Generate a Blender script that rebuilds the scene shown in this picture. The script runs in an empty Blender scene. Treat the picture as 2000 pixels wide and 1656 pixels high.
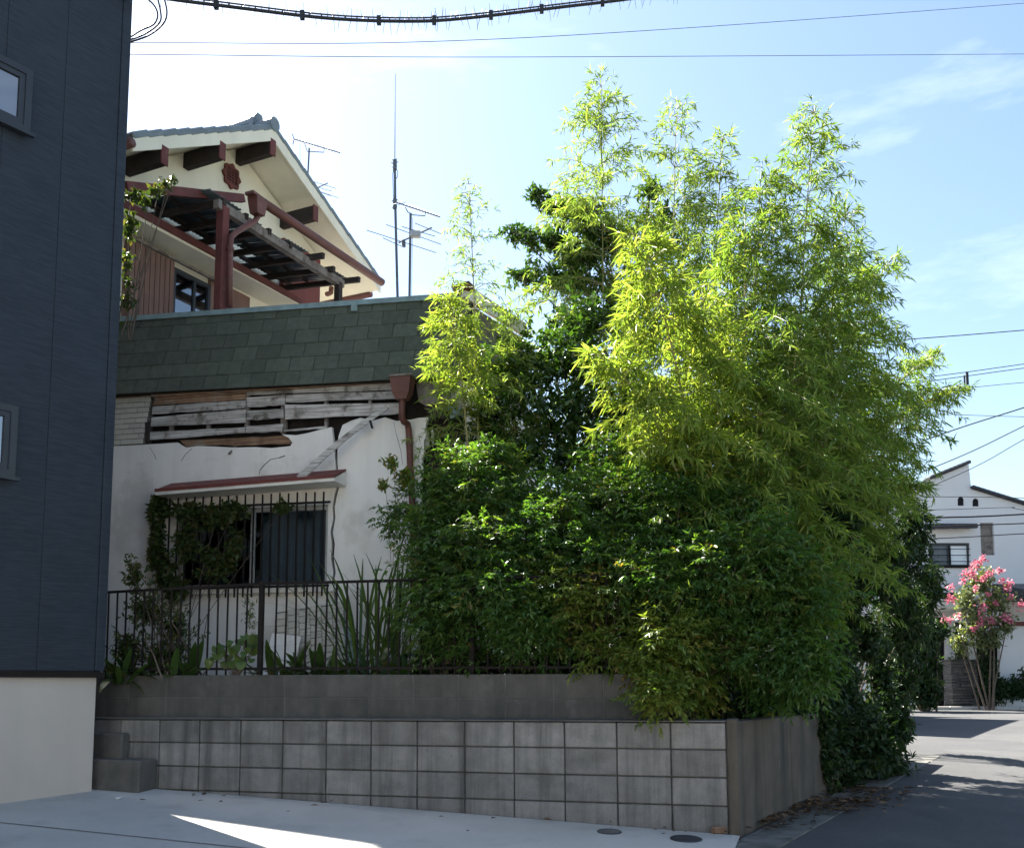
import bpy, math, random
import numpy as np
from mathutils import Vector, Matrix
from mathutils.geometry import tessellate_polygon
R = math.radians
scene = bpy.context.scene
col = scene.collection

# ------------------------------------------------------------------ camera
FPX, PPX, PPY = 1900.0, 1000.0, 1137.0          # focal length and principal point, photograph pixels
PITCH = R(5.8)
CAM = Vector((0, 0, 1.09))
cd = bpy.data.cameras.new('camera'); cam = bpy.data.objects.new('camera', cd); col.objects.link(cam)
cd.sensor_width = 36; cd.sensor_fit = 'HORIZONTAL'; cd.lens = 36 * FPX / 2000
cd.shift_y = (PPY - 828) / 2000; cd.clip_start = .1; cd.clip_end = 3000
cam.location = CAM; cam.rotation_euler = (R(90) + PITCH, 0, 0)
scene.camera = cam

# ------------------------------------------------------------------ sky, sun, exposure
SUN_AZ, SUN_EL = R(-45), R(47.6)                # azimuth from +Y towards +X
sun_dir = Vector((math.sin(SUN_AZ) * math.cos(SUN_EL), math.cos(SUN_AZ) * math.cos(SUN_EL), math.sin(SUN_EL)))
world = bpy.data.worlds.new('World'); scene.world = world; world.use_nodes = True
nt = world.node_tree; nt.nodes.clear()
wo = nt.nodes.new('ShaderNodeOutputWorld'); bg = nt.nodes.new('ShaderNodeBackground')
sky = nt.nodes.new('ShaderNodeTexSky'); sky.sky_type = 'NISHITA'; sky.sun_disc = False
sky.sun_elevation = SUN_EL; sky.sun_rotation = SUN_AZ
sky.air_density = 1.2; sky.dust_density = 1.15; sky.ozone_density = 2.0
tc = nt.nodes.new('ShaderNodeTexCoord'); mp = nt.nodes.new('ShaderNodeMapping')
mp.inputs['Scale'].default_value = (1.1, 1.1, 4.2); mp.inputs['Location'].default_value = (3.4, 0.35, 1.3)
mp.inputs['Rotation'].default_value = (0, R(14), 0)
cn = nt.nodes.new('ShaderNodeTexNoise'); cn.inputs['Scale'].default_value = 2.6; cn.inputs['Detail'].default_value = 6; cn.inputs['Roughness'].default_value = .58
cr = nt.nodes.new('ShaderNodeValToRGB'); cr.color_ramp.elements[0].position = .58; cr.color_ramp.elements[1].position = .80
cr.color_ramp.elements[0].color = (0, 0, 0, 1); cr.color_ramp.elements[1].color = (.28, .28, .28, 1)
cm = nt.nodes.new('ShaderNodeMix'); cm.data_type = 'RGBA'; cm.inputs[7].default_value = (9.5, 9.8, 10.2, 1)
L = nt.links.new
L(tc.outputs['Generated'], mp.inputs['Vector']); L(mp.outputs[0], cn.inputs['Vector']); L(cn.outputs['Fac'], cr.inputs[0])
L(cr.outputs[0], cm.inputs[0]); L(sky.outputs[0], cm.inputs[6]); L(cm.outputs[2], bg.inputs['Color'])
bg.inputs['Strength'].default_value = .052
L(bg.outputs[0], wo.inputs['Surface'])
sl = bpy.data.lights.new('sun', 'SUN'); sl.energy = 5.0; sl.angle = R(.53); sl.color = (1, .95, .86)
so = bpy.data.objects.new('sun', sl); col.objects.link(so)
so.rotation_euler = (-sun_dir).to_track_quat('-Z', 'Y').to_euler(); so.location = (0, 0, 30)
vs = scene.view_settings; vs.view_transform = 'Standard'; vs.look = 'None'; vs.gamma = 1; vs.use_curve_mapping = False
vs.exposure = 2.38
scene.cycles.use_denoising = True
scene.cycles.max_bounces = 6; scene.cycles.diffuse_bounces = 4; scene.cycles.glossy_bounces = 3; scene.cycles.transparent_max_bounces = 8; scene.cycles.sample_clamp_indirect = 6

# ------------------------------------------------------------------ helpers
rnd = random.Random(7)
def ray(px, py):
    x = (px - PPX) / FPX; y = (PPY - py) / FPX
    c, s = math.cos(PITCH), math.sin(PITCH)
    return Vector((x, c - y * s, s + y * c))
def at(px, py, Y):
    d = ray(px, py); return CAM + d * (Y / d.y)
def px2m(n, Y): return n * Y / FPX
class Frame:
    def __init__(s, o, yaw):
        s.o = Vector(o); s.yaw = yaw
        s.x = Vector((math.cos(yaw), math.sin(yaw), 0)); s.y = Vector((-math.sin(yaw), math.cos(yaw), 0))
    def hit(s, px, py, y=0.0):                   # where a line of sight meets the wall plane at local depth y
        d = ray(px, py); q = s.o + s.y * y - CAM
        p = CAM + d * (q.dot(s.y) / d.dot(s.y)) - s.o
        return (p.dot(s.x), y, p.z)
    def xz(s, px, py, y=0.0):
        h = s.hit(px, py, y); return (h[0], h[2])
    def loc(s, p):
        q = Vector(p) - s.o; return (q.dot(s.x), q.dot(s.y), q.z)
    def world(s, x, y, z): return s.o + s.x * x + s.y * y + Vector((0, 0, z))

def tag(o, label=None, cat=None, group=None, kind=None):
    if label: o['label'] = label
    if cat: o['category'] = cat
    if group: o['group'] = group
    if kind: o['kind'] = kind
    return o
def empty(name, loc, yaw=0, roll=0):
    o = bpy.data.objects.new(name, None); col.objects.link(o); o.location = loc; o.rotation_euler = (0, roll, yaw)
    o.empty_display_size = .1
    return o
def link(name, me, parent=None, loc=None, rot=None):
    o = bpy.data.objects.new(name, me); col.objects.link(o)
    if parent: o.parent = parent
    if loc is not None: o.location = loc
    if rot is not None: o.rotation_euler = rot
    return o
class MB:
    def __init__(s): s.v = []; s.f = []
    def add(s, v, f):
        n = len(s.v); s.v += [tuple(q) for q in v]; s.f += [tuple(i + n for i in g) for g in f]; return s
    def box(s, x0, x1, y0, y1, z0, z1):
        v = [(x, y, z) for z in (z0, z1) for y in (y0, y1) for x in (x0, x1)]
        return s.add(v, [(0, 2, 3, 1), (4, 5, 7, 6), (0, 1, 5, 4), (2, 6, 7, 3), (0, 4, 6, 2), (1, 3, 7, 5)])
    def prism(s, poly, y0, y1, holes=()):        # polygon in x,z, from depth y0 to y1
        loops = [list(poly)] + [list(h) for h in holes]
        flat = [p for l in loops for p in l]
        tri = tessellate_polygon([[Vector((p[0], p[1], 0)) for p in l] for l in loops])
        n = len(flat); v = [(p[0], y0, p[1]) for p in flat] + [(p[0], y1, p[1]) for p in flat]
        f = []
        for t in tri:
            a, b, c = [flat[i] for i in t]
            ccw = (b[0]-a[0])*(c[1]-a[1]) - (b[1]-a[1])*(c[0]-a[0]) > 0
            t = tuple(t) if ccw else (t[0], t[2], t[1])
            f.append(t); f.append(tuple(i + n for i in reversed(t)))
        b0 = 0
        for li, l in enumerate(loops):
            m = len(l)
            area = sum(l[i][0]*l[(i+1) % m][1] - l[(i+1) % m][0]*l[i][1] for i in range(m))
            for i in range(m):
                a, b = b0 + i, b0 + (i + 1) % m
                q = (a, a + n, b + n, b)
                f.append(q if (area > 0) == (li == 0) else tuple(reversed(q)))
            b0 += m
        return s.add(v, f)
    def hexa(s, a, b):                           # two quads a (front) and b (back), same order
        v = list(a) + list(b)
        return s.add(v, [(0, 1, 2, 3), (7, 6, 5, 4), (0, 4, 5, 1), (1, 5, 6, 2), (2, 6, 7, 3), (3, 7, 4, 0)])
    def bar(s, p, q, w, h=None):                 # rectangular bar
        p, q = Vector(p), Vector(q); h = h or w; d = (q - p).normalized()
        a = d.cross(Vector((0, 0, 1)))
        a = Vector((1, 0, 0)) if a.length < .05 else a.normalized()
        b = a.cross(d)
        c = [a * (i * w / 2) + b * (j * h / 2) for i, j in ((-1, -1), (1, -1), (1, 1), (-1, 1))]
        return s.hexa([p + k for k in c], [q + k for k in c])
    def tube(s, pts, r, r1=None, n=6, cap=True):
        pts = [Vector(p) for p in pts]; m = len(pts); r1 = r if r1 is None else r1
        base = len(s.v); u = None
        for i, p in enumerate(pts):
            d = (pts[min(i + 1, m - 1)] - pts[max(i - 1, 0)])
            d = d.normalized() if d.length > 1e-9 else Vector((0, 0, 1))
            if u is None:
                u = d.orthogonal().normalized()
            else:
                u = u - d * u.dot(d); u = u.normalized() if u.length > 1e-6 else d.orthogonal().normalized()
            w = d.cross(u); rr = r + (r1 - r) * i / max(1, m - 1)
            for k in range(n):
                a = 2 * math.pi * k / n; s.v.append(tuple(p + (u * math.cos(a) + w * math.sin(a)) * rr))
        for i in range(m - 1):
            for k in range(n):
                a = base + i * n + k; b = base + i * n + (k + 1) % n
                s.f.append((a, b, b + n, a + n))
        if cap:
            s.f.append(tuple(base + k for k in reversed(range(n)))); s.f.append(tuple(base + (m - 1) * n + k for k in range(n)))
        return s
    def mesh(s, name, mat, smooth=False):
        me = bpy.data.meshes.new(name); me.from_pydata(s.v, [], s.f); me.update()
        if mat: me.materials.append(mat)
        if smooth: me.polygons.foreach_set('use_smooth', [True] * len(me.polygons))
        return me
    def build(s, name, mat, parent=None, loc=None, rot=None, smooth=False):
        return link(name, s.mesh(name, mat, smooth), parent, loc, rot)
_cache = {}
def chamfer_mesh(name, sx, sy, sz, mat, c):
    key = (name, round(sx, 4), round(sy, 4), round(sz, 4), mat.name, c)
    if key in _cache: return _cache[key]
    hx, hy, hz = sx / 2, sy / 2, sz / 2
    v = []; idx = {}
    for i in (-1, 1):
        for j in (-1, 1):
            for k in (-1, 1):
                for ax in range(3):
                    p = [i * hx, j * hy, k * hz]
                    for b, hh in enumerate((i, j, k)):
                        if b != ax: p[b] -= hh * c
                    idx[(i, j, k, ax)] = len(v); v.append(tuple(p))
    f = []
    for ax in range(3):
        o1, o2 = [a for a in range(3) if a != ax]
        for sgn in (-1, 1):
            q = []
            for a, b in ((-1, -1), (1, -1), (1, 1), (-1, 1)):
                t = [0, 0, 0]; t[ax] = sgn; t[o1] = a; t[o2] = b; q.append(idx[(*t, ax)])
            f.append(q)
        for a in (-1, 1):                        # edge chamfers along axis ax
            for b in (-1, 1):
                q = []
                for e, w in ((-1, o1), (1, o1), (1, o2), (-1, o2)):
                    t = [0, 0, 0]; t[ax] = e; t[o1] = a; t[o2] = b; q.append(idx[(*t, w)])
                f.append(q)
    for i in (-1, 1):
        for j in (-1, 1):
            for k in (-1, 1): f.append([idx[(i, j, k, a)] for a in range(3)])
    me = bpy.data.meshes.new(name); me.from_pydata(v, [], f); me.update()
    import bmesh
    bm = bmesh.new(); bm.from_mesh(me); bmesh.ops.recalc_face_normals(bm, faces=bm.faces); bm.to_mesh(me); bm.free()
    me.materials.append(mat); _cache[key] = me
    return me
def piece(name, size, loc, mat, parent, rot=(0, 0, 0), c=.006):
    return link(name, chamfer_mesh(name, *size, mat, c), parent, loc, rot)

# ------------------------------------------------------------------ materials
def mat(name, c, c2=None, rough=.85, ns=5., bump=0., bs=60., streak=None, rand=0., spec=.35, metal=0., patch=None, lines=None):
    m = bpy.data.materials.new(name); m.use_nodes = True; t = m.node_tree; N = t.nodes.new; K = t.links.new
    b = t.nodes['Principled BSDF']; b.inputs['Roughness'].default_value = rough; b.inputs['Metallic'].default_value = metal
    b.inputs['Specular IOR Level'].default_value = spec
    g = N('ShaderNodeNewGeometry')
    def noise(sc, vec=None, det=4, ro=.6):
        n = N('ShaderNodeTexNoise'); n.inputs['Scale'].default_value = sc; n.inputs['Detail'].default_value = det; n.inputs['Roughness'].default_value = ro
        K(vec or g.outputs['Position'], n.inputs['Vector']); return n.outputs['Fac']
    def ramp(x, a, bb, lo=0., hi=1.):
        r = N('ShaderNodeMapRange'); r.inputs['From Min'].default_value = a; r.inputs['From Max'].default_value = bb
        r.inputs['To Min'].default_value = lo; r.inputs['To Max'].default_value = hi; K(x, r.inputs['Value']); return r.outputs[0]
    def mix(fac, a, bcol):
        x = N('ShaderNodeMix'); x.data_type = 'RGBA'; K(fac, x.inputs[0])
        if isinstance(a, tuple): x.inputs[6].default_value = (*a, 1)
        else: K(a, x.inputs[6])
        x.inputs[7].default_value = (*bcol, 1); return x.outputs[2]
    c2 = c2 or tuple(k * .8 for k in c)
    out = mix(ramp(noise(ns), .32, .68), c, c2)
    if patch: out = mix(ramp(noise(patch[1], det=5), patch[2], patch[2] + .12, 0, patch[3]), out, patch[0])
    if streak:
        sc, amt, colr = streak[1], streak[2], streak[0]
        mm = N('ShaderNodeMapping'); mm.inputs['Scale'].default_value = (sc, sc, sc * .06); K(g.outputs['Position'], mm.inputs['Vector'])
        out = mix(ramp(noise(1., mm.outputs[0], 5, .65), .45, .72, 0, amt), out, colr)
    if lines:                                     # fine horizontal relief / grain
        mm = N('ShaderNodeMapping'); mm.inputs['Scale'].default_value = lines[0]; K(g.outputs['Position'], mm.inputs['Vector'])
        out = mix(ramp(noise(1., mm.outputs[0], 3, .6), .4, .65, 0, lines[1]), out, lines[2])
    if rand:
        oi = N('ShaderNodeObjectInfo'); h = N('ShaderNodeHueSaturation'); K(out, h.inputs['Color'])
        K(ramp(oi.outputs['Random'], 0, 1, 1 - rand, 1 + rand), h.inputs['Value']); out = h.outputs[0]
    K(out, b.inputs['Base Color'])
    if bump:
        bp = N('ShaderNodeBump'); bp.inputs['Strength'].default_value = bump; bp.inputs['Distance'].default_value = .01
        K(noise(bs, det=5), bp.inputs['Height']); K(bp.outputs[0], b.inputs['Normal'])
    return m
def leafmat(name, cols, trans=.45, tint=(1.25, 1.15, .45), rough=.42, spec=.4):
    m = bpy.data.materials.new(name); m.use_nodes = True; t = m.node_tree; N = t.nodes.new; K = t.links.new
    b = t.nodes['Principled BSDF']; b.inputs['Roughness'].default_value = rough; b.inputs['Specular IOR Level'].default_value = spec
    a = N('ShaderNodeAttribute'); a.attribute_name = 'v'
    r = N('ShaderNodeValToRGB'); K(a.outputs['Fac'], r.inputs[0])
    e = r.color_ramp.elements
    while len(e) < len(cols): e.new(.5)
    for i, (p, c) in enumerate(cols): e[i].position = p; e[i].color = (*c, 1)
    K(r.outputs[0], b.inputs['Base Color'])
    tr = N('ShaderNodeBsdfTranslucent'); mu = N('ShaderNodeMix'); mu.data_type = 'RGBA'; mu.blend_type = 'MULTIPLY'
    mu.inputs[0].default_value = 1; K(r.outputs[0], mu.inputs[6]); mu.inputs[7].default_value = (*tint, 1); K(mu.outputs[2], tr.inputs['Color'])
    mx = N('ShaderNodeMixShader'); mx.inputs[0].default_value = trans
    K(b.outputs[0], mx.inputs[1]); K(tr.outputs[0], mx.inputs[2]); K(mx.outputs[0], t.nodes['Material Output'].inputs['Surface'])
    return m
def glass(name, tint=(.75, .82, .85), refl=.12):
    m = bpy.data.materials.new(name); m.use_nodes = True; t = m.node_tree; N = t.nodes.new; K = t.links.new
    t.nodes.remove(t.nodes['Principled BSDF'])
    tr = N('ShaderNodeBsdfTransparent'); tr.inputs[0].default_value = (*tint, 1); gl = N('ShaderNodeBsdfGlossy'); gl.inputs['Roughness'].default_value = .04
    lw = N('ShaderNodeLayerWeight'); lw.inputs[0].default_value = .3; ad = N('ShaderNodeMath'); ad.operation = 'MULTIPLY_ADD'
    ad.inputs[1].default_value = .6; ad.inputs[2].default_value = refl; K(lw.outputs['Fresnel'], ad.inputs[0])
    mx = N('ShaderNodeMixShader'); K(ad.outputs[0], mx.inputs[0]); K(tr.outputs[0], mx.inputs[1]); K(gl.outputs[0], mx.inputs[2])
    K(mx.outputs[0], t.nodes['Material Output'].inputs['Surface'])
    return m
X = {}
X['pad'] = mat('pale_concrete', (.50, .485, .45), (.42, .41, .38), .92, 1.1, .25, 90, patch=((.30, .29, .27), 1.6, .54, .5), lines=((90, 90, 90), .35, (.36, .35, .325)))
X['asphalt'] = mat('asphalt', (.062, .063, .066), (.042, .043, .046), .95, 1.6, .6, 160, patch=((.095, .094, .092), .9, .54, .5), lines=((130, 130, 130), .6, (.12, .118, .114)))
X['gravel'] = mat('pale_gravel', (.26, .25, .23), (.19, .18, .165), .95, 3, .4, 60)
X['earth'] = mat('earth', (.10, .085, .06), (.05, .045, .033), .95, 6, .6, 40)
X['gutter'] = mat('gutter_concrete', (.17, .165, .15), (.09, .088, .08), .95, 5, .3, 60, patch=((.05, .055, .04), 4, .52, .8))
X['block'] = mat('grey_block', (.25, .243, .235), (.165, .161, .155), .95, 7, .5, 120, streak=((.06, .06, .057), 8, .9), rand=.2, lines=((140, 140, 140), .45, (.12, .118, .114)), patch=((.10, .105, .09), 2.2, .58, .6))
X['blockdark'] = mat('dark_block', (.112, .107, .098), (.07, .068, .063), .95, 7, .4, 110, streak=((.04, .042, .04), 7, .7), rand=.10, patch=((.19, .185, .18), 5, .62, .5), lines=((120, 120, 120), .4, (.115, .112, .105)))
X['mortar'] = mat('mortar', (.075, .074, .07), (.04, .04, .038), .95, 12, .3, 80)
X['mortarlight'] = mat('light_mortar', (.15, .145, .138), (.08, .08, .076), .95, 5, .3, 80)
X['render'] = mat('stained_render', (.115, .097, .078), (.075, .064, .052), .93, 4, .3, 90, streak=((.035, .036, .032), 5.5, .95), patch=((.17, .155, .135), 2, .6, .5))
X['siding'] = mat('navy_siding', (.019, .027, .040), (.015, .022, .033), .68, 2, .3, 50, spec=.3, lines=((5, 5, 75), .55, (.034, .044, .059)))
X['sidingtrim'] = mat('navy_trim', (.03, .036, .046), (.024, .03, .04), .5, 3)
X['base'] = mat('base_render', (.46, .43, .39), (.41, .385, .35), .9, 1.2, .2, 130, streak=((.36, .34, .31), 2, .4))
X['blackmetal'] = mat('black_metal', (.012, .011, .012), (.02, .015, .012), .75, 20, .2, 60, spec=.15)
X['winframe'] = mat('dark_window_frame', (.03, .035, .043), (.026, .03, .038), .4, 3)
X['plaster'] = mat('white_plaster', (.82, .785, .74), (.76, .73, .69), .92, 1.6, .35, 190, streak=((.50, .465, .42), 2.6, .35), patch=((.52, .48, .42), 1.5, .54, .6))
X['cream'] = mat('cream_plaster', (.78, .74, .60), (.72, .68, .55), .9, 1.4, .2, 120, streak=((.5, .47, .38), 2.4, .3))
X['shingle'] = mat('green_shingle', (.090, .102, .076), (.064, .074, .056), .95, 14, .6, 260, rand=.16, patch=((.09, .105, .09), 2, .6, .4))
X['patina'] = mat('patina_flashing', (.22, .30, .30), (.14, .19, .19), .6, 7, .1, 40, patch=((.30, .24, .18), 5, .64, .6))
X['boardgrey'] = mat('weathered_board', (.56, .53, .50), (.36, .335, .31), .95, 6, .4, 80, rand=.18, lines=((2.2, 2.2, 60), .65, (.10, .085, .07)), patch=((.09, .075, .06), 6, .55, .85))
X['boardbrown'] = mat('rotten_brown_board', (.40, .26, .17), (.22, .13, .085), .95, 6, .4, 80, rand=.15, lines=((2.2, 2.2, 60), .6, (.09, .05, .03)), patch=((.38, .33, .29), 4, .55, .7))
X['cavity'] = mat('dark_timber', (.028, .022, .018), (.018, .015, .013), .98, 8, .5, 40)
X['tile'] = mat('cream_tile', (.52, .49, .42), (.46, .43, .37), .45, 6, rand=.08, spec=.5)
X['grout'] = mat('grout', (.16, .15, .13), (.11, .10, .09), .95, 20)
X['redmetal'] = mat('red_paint', (.165, .042, .035), (.12, .035, .03), .7, 12, .2, 60, patch=((.34, .28, .25), 14, .66, .9))
X['pipe'] = mat('red_brown_pipe', (.15, .058, .046), (.11, .046, .038), .55, 7, .05, 60, patch=((.20, .11, .09), 9, .6, .6))
X['redwood'] = mat('red_brown_wood', (.15, .046, .040), (.10, .034, .03), .8, 7, .25, 60, patch=((.24, .17, .14), 6, .62, .6))
X['darkwood'] = mat('dark_wood', (.045, .033, .028), (.028, .022, .02), .9, 8, .3, 60)
X['greywood'] = mat('grey_wood', (.25, .22, .195), (.13, .11, .095), .95, 9, .4, 70, patch=((.07, .055, .045), 8, .55, .8))
X['rooftile'] = mat('grey_roof_tile', (.17, .20, .205), (.12, .145, .15), .38, 8, .1, 60, rand=.12, spec=.5)
X['shutter'] = mat('brown_shutter', (.24, .135, .105), (.17, .10, .08), .8, 3, .1, 60, lines=((45, 45, .5), .55, (.11, .06, .05)), streak=((.30, .21, .17), 3, .5))
X['redshutter'] = mat('red_shutter', (.20, .055, .045), (.15, .045, .038), .8, 3, .1, 60, lines=((45, 45, .5), .5, (.09, .03, .025)))
X['alu'] = mat('aluminium', (.42, .42, .41), (.33, .33, .32), .45, 9, metal=.3)
X['antenna'] = mat('antenna_metal', (.12, .13, .15), (.09, .10, .12), .5, 9, metal=.3)
X['wire'] = mat('black_cable', (.02, .02, .024), (.015, .015, .018), .6, 9)
X['curtain'] = mat('grey_blue_curtain', (.16, .20, .24), (.12, .15, .185), .95, 4, lines=((40, 40, .4), .5, (.045, .055, .07)))
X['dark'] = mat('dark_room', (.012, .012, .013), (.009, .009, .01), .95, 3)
X['glass'] = glass('window_glass')
X['glassblue'] = glass('reflecting_glass', (.25, .30, .34), .30)
X['sheet'] = mat('awning_sheet', (.10, .125, .14), (.07, .085, .095), .35, 5, .1, 50, spec=.5)
X['farwall'] = mat('far_white_wall', (.64, .64, .64), (.60, .60, .60), .9, .8, .2, 60, streak=((.55, .55, .54), 1.5, .35))
X['fartile'] = mat('far_roof_tile', (.035, .038, .045), (.025, .027, .033), .5, 5, rand=.1)
X['farpane'] = mat('far_pane', (.74, .77, .78), (.66, .70, .71), .3, 2, spec=.6)
X['stone'] = mat('stacked_slate', (.085, .08, .078), (.05, .048, .046), .9, 12, .4, 60, rand=.3)
X['pinkwall'] = mat('pale_pink_wall', (.55, .50, .48), (.50, .46, .44), .9, 2, .2, 60)
X['carpaint'] = mat('silver_blue_paint', (.36, .42, .48), (.35, .41, .47), .25, 1, spec=.6, metal=.5)
X['rubber'] = mat('tyre_rubber', (.02, .02, .02), (.015, .015, .015), .8, 9)
X['culm'] = mat('bamboo_culm', (.20, .22, .07), (.30, .24, .10), .5, 6, .05, 30)
X['bark'] = mat('grey_brown_bark', (.13, .10, .075), (.08, .062, .048), .95, 18, .6, 60)
X['bamboo'] = leafmat('bamboo_leaf', [(0, (.10, .18, .035)), (.6, (.165, .255, .05)), (1, (.29, .34, .08))], .5, (1.32, 1.36, .62))
X['goldbamboo'] = leafmat('yellow_bamboo_leaf', [(0, (.15, .235, .04)), (.55, (.225, .31, .055)), (1, (.34, .37, .09))], .53, (1.34, 1.36, .62))
X['thinbamboo'] = leafmat('pale_bamboo_leaf', [(0, (.14, .22, .06)), (.6, (.20, .28, .07)), (1, (.33, .36, .12))], .5, (1.3, 1.4, .5))
X['ever'] = leafmat('glossy_dark_leaf', [(0, (.028, .060, .016)), (.7, (.05, .10, .024)), (1, (.10, .16, .04))], .36, (1.3, 1.5, .4), .2, .7)
X['nandina'] = leafmat('nandina_leaf', [(0, (.045, .105, .028)), (.6, (.075, .15, .036)), (.9, (.13, .185, .042)), (1, (.22, .14, .05))], .52, (1.4, 1.5, .4), .38, .5)
X['nandtip'] = leafmat('young_nandina_leaf', [(0, (.08, .15, .025)), (.7, (.15, .20, .035)), (1, (.26, .17, .05))], .45, (1.3, 1.3, .45), .42, .45)
X['shade'] = leafmat('shaded_dark_leaf', [(0, (.014, .034, .014)), (.7, (.026, .056, .02)), (1, (.05, .085, .028))], .3, (1.3, 1.4, .45), .5, .3)  # dark foliage, its green lowered further to carry the shade of the thicket
X['ivy'] = leafmat('ivy_leaf', [(0, (.03, .058, .016)), (.7, (.055, .09, .024)), (1, (.13, .11, .04))], .4, (1.3, 1.3, .45), .5, .35)
X['strap'] = leafmat('strap_leaf', [(0, (.035, .075, .02)), (.7, (.065, .11, .028)), (1, (.17, .13, .06))], .35, (1.3, 1.3, .45), .4, .45)
X['reed'] = leafmat('reed_blade', [(0, (.05, .10, .028)), (.7, (.09, .15, .04)), (1, (.2, .2, .08))], .4, (1.3, 1.3, .5), .45, .4)
X['myrtle'] = leafmat('myrtle_leaf', [(0, (.09, .125, .06)), (.7, (.15, .19, .09)), (1, (.27, .28, .16))], .4, (1.3, 1.3, .5), .35, .5)
X['petal'] = leafmat('pink_petal', [(0, (.50, .12, .19)), (.6, (.62, .22, .29)), (1, (.74, .42, .44))], .4, (1.1, 1, 1), .6, .3)
X['litter'] = leafmat('dry_leaf', [(0, (.06, .04, .024)), (.6, (.11, .07, .04)), (1, (.19, .13, .075))], .1, (1, 1, 1), .8, .2)

# ------------------------------------------------------------------ ground
def gz(x, y):
    if y < 9: p = -.393 + .0598 * y
    else: p = .1452 + .25 * (1 - math.exp(-(y - 9) * .0598 / .25))
    return p - .018 * max(-6., min(2.5, x)) - (0 if y > 0 else 0)
def sheet(name, poly_fn, xs, ys, dz, m, label, cat):
    mb = MB(); nx, ny = len(xs), len(ys)
    v = []
    for y in ys:
        for x in xs:
            X_, Y_ = poly_fn(x, y); v.append((X_, Y_, gz(X_, Y_) + dz))
    f = [(j*nx+i, j*nx+i+1, (j+1)*nx+i+1, (j+1)*nx+i) for j in range(ny-1) for i in range(nx-1)]
    o = mb.add(v, f).build(name, m); tag(o, label, cat, kind='structure'); return o
def lin(a, b, n): return [a + (b - a) * i / (n - 1) for i in range(n)]
sheet('ground', lambda x, y: (x, y), [-400, -120, -40, -15, -8, -6, -3, 0, 2.5, 5, 10, 20, 40, 120, 400],
      [-200, -40, -10, 0, 2, 4, 6, 7, 8, 9, 10, 11, 12, 14, 16, 18, 20, 24, 30, 40, 80, 200, 900], -.03, X['gravel'], 'pale gravelly ground under the whole neighbourhood', 'ground')
FW = Frame((1.6, 7.05, 0), R(-17.05))            # retaining wall front
FR = Frame((1.6, 7.05, 0), R(56.3))              # its return along the road
FB = Frame((-3.485, 8.30, 0), R(54.4))            # dark sided building
ax, ay = FR.x.x, FR.x.y
# asphalt road: right of the line through the return wall, wide junction beyond
def roadmap(u, v):                               # u across (0 at the wall line), v depth
    sh = 0 if v < 11.1 else min(9.0, (v - 11.1) * 9)
    return (1.6 + (v - 7.05) * ax / ay + .02 + u - (sh if u < .5 else 0), v)
sheet('road', roadmap, [.30, 1, 2, 3, 4.5, 6, 9, 14, 22, 40], [-20, 0, 3, 5, 6, 7, 8, 9, 10, 11, 11.1, 11.6, 12.1, 13.4, 14, 16, 18, 20, 22, 24.6], .004, X['asphalt'], 'grey asphalt road running beside the retaining wall to the junction', 'road')
sheet('cross_road', lambda x, y: (x, y), [-4, 0, 4, 8, 12, 20, 40], [19.0, 20.5, 22, 23.5, 25.3], .009, X['asphalt'], 'sunlit asphalt cross road in front of the far white house', 'road')
# concrete pad in front of the wall
def padmap(s, t):                                # s along the wall (0 corner, 1 left), t towards the camera
    a = FW.world(-9.0 * s + .02, -.02, 0); b = Vector((1.35 - .2 * 0 - 8.6 * s, -1.5, 0)) if False else FW.world(-9.0 * s - .10 + .02, -9.0, 0)
    p = a.lerp(b, t); return (p.x, p.y)
sheet('concrete_pad', padmap, [-.0, .05, .1, .2, .3, .4, .5, .6, .7, .8, .9, 1.0], lin(0, 1, 16), .008, X['pad'], 'pale concrete parking pad in front of the block wall', 'pad')

# ------------------------------------------------------------------ retaining wall
rw = empty('retaining_wall', FW.o, FW.yaw, -.0068)
tag(rw, 'low grey concrete block retaining wall with a stained rendered end by the road', 'wall')
MB().box(-8.2, -.05, .028, .17, -.5, .785).build('mortar_core', X['mortar'], rw)
for c in range(6):
    z = .8 - .2 * c - .1
    for k in range(21):
        x = -.06 - .4 * k - .2
        piece('block', (.389, .14, .189 if c else .185), (x + rnd.uniform(-.001, .001), .085 + rnd.uniform(-.0015, .0015), z - (.003 if c == 0 else 0)), X['block'], rw, c=.005)
MB().box(-8.2, -.06, .0, .30, .7985, .806).build('mortar_cap', X['mortarlight'], rw)
piece('corner_post', (.075, .20, 1.25), (-.018, .10, .195), X['render'], rw, c=.008)
for k in range(4):                               # rendered return wall, panels of its own length
    p = FW.loc(FR.world(.05 + 1.2 * k + .6, .075, 0))
    piece('render_panel', (1.192, .15, 1.2), (p[0], p[1], .20 + .0), X['render'], rw, rot=(0, 0, FR.yaw - FW.yaw), c=.006)
# upper wall behind a ledge
uw = empty('garden_wall', FW.world(0, .30, 0), FW.yaw, -.001)
tag(uw, 'dark weathered two course block wall under the black fence', 'wall')
MB().box(-8.2, -.62, .004, .13, .70, 1.147).build('mortar_core', X['mortarlight'], uw)
for c in range(2):
    for k in range(19):
        piece('block', (.393, .13, .193), (-.82 - .4 * k + rnd.uniform(-.001, .001), .065 + rnd.uniform(-.001, .001), 1.052 - .198 * c), X['blockdark'], uw, c=.004)
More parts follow.
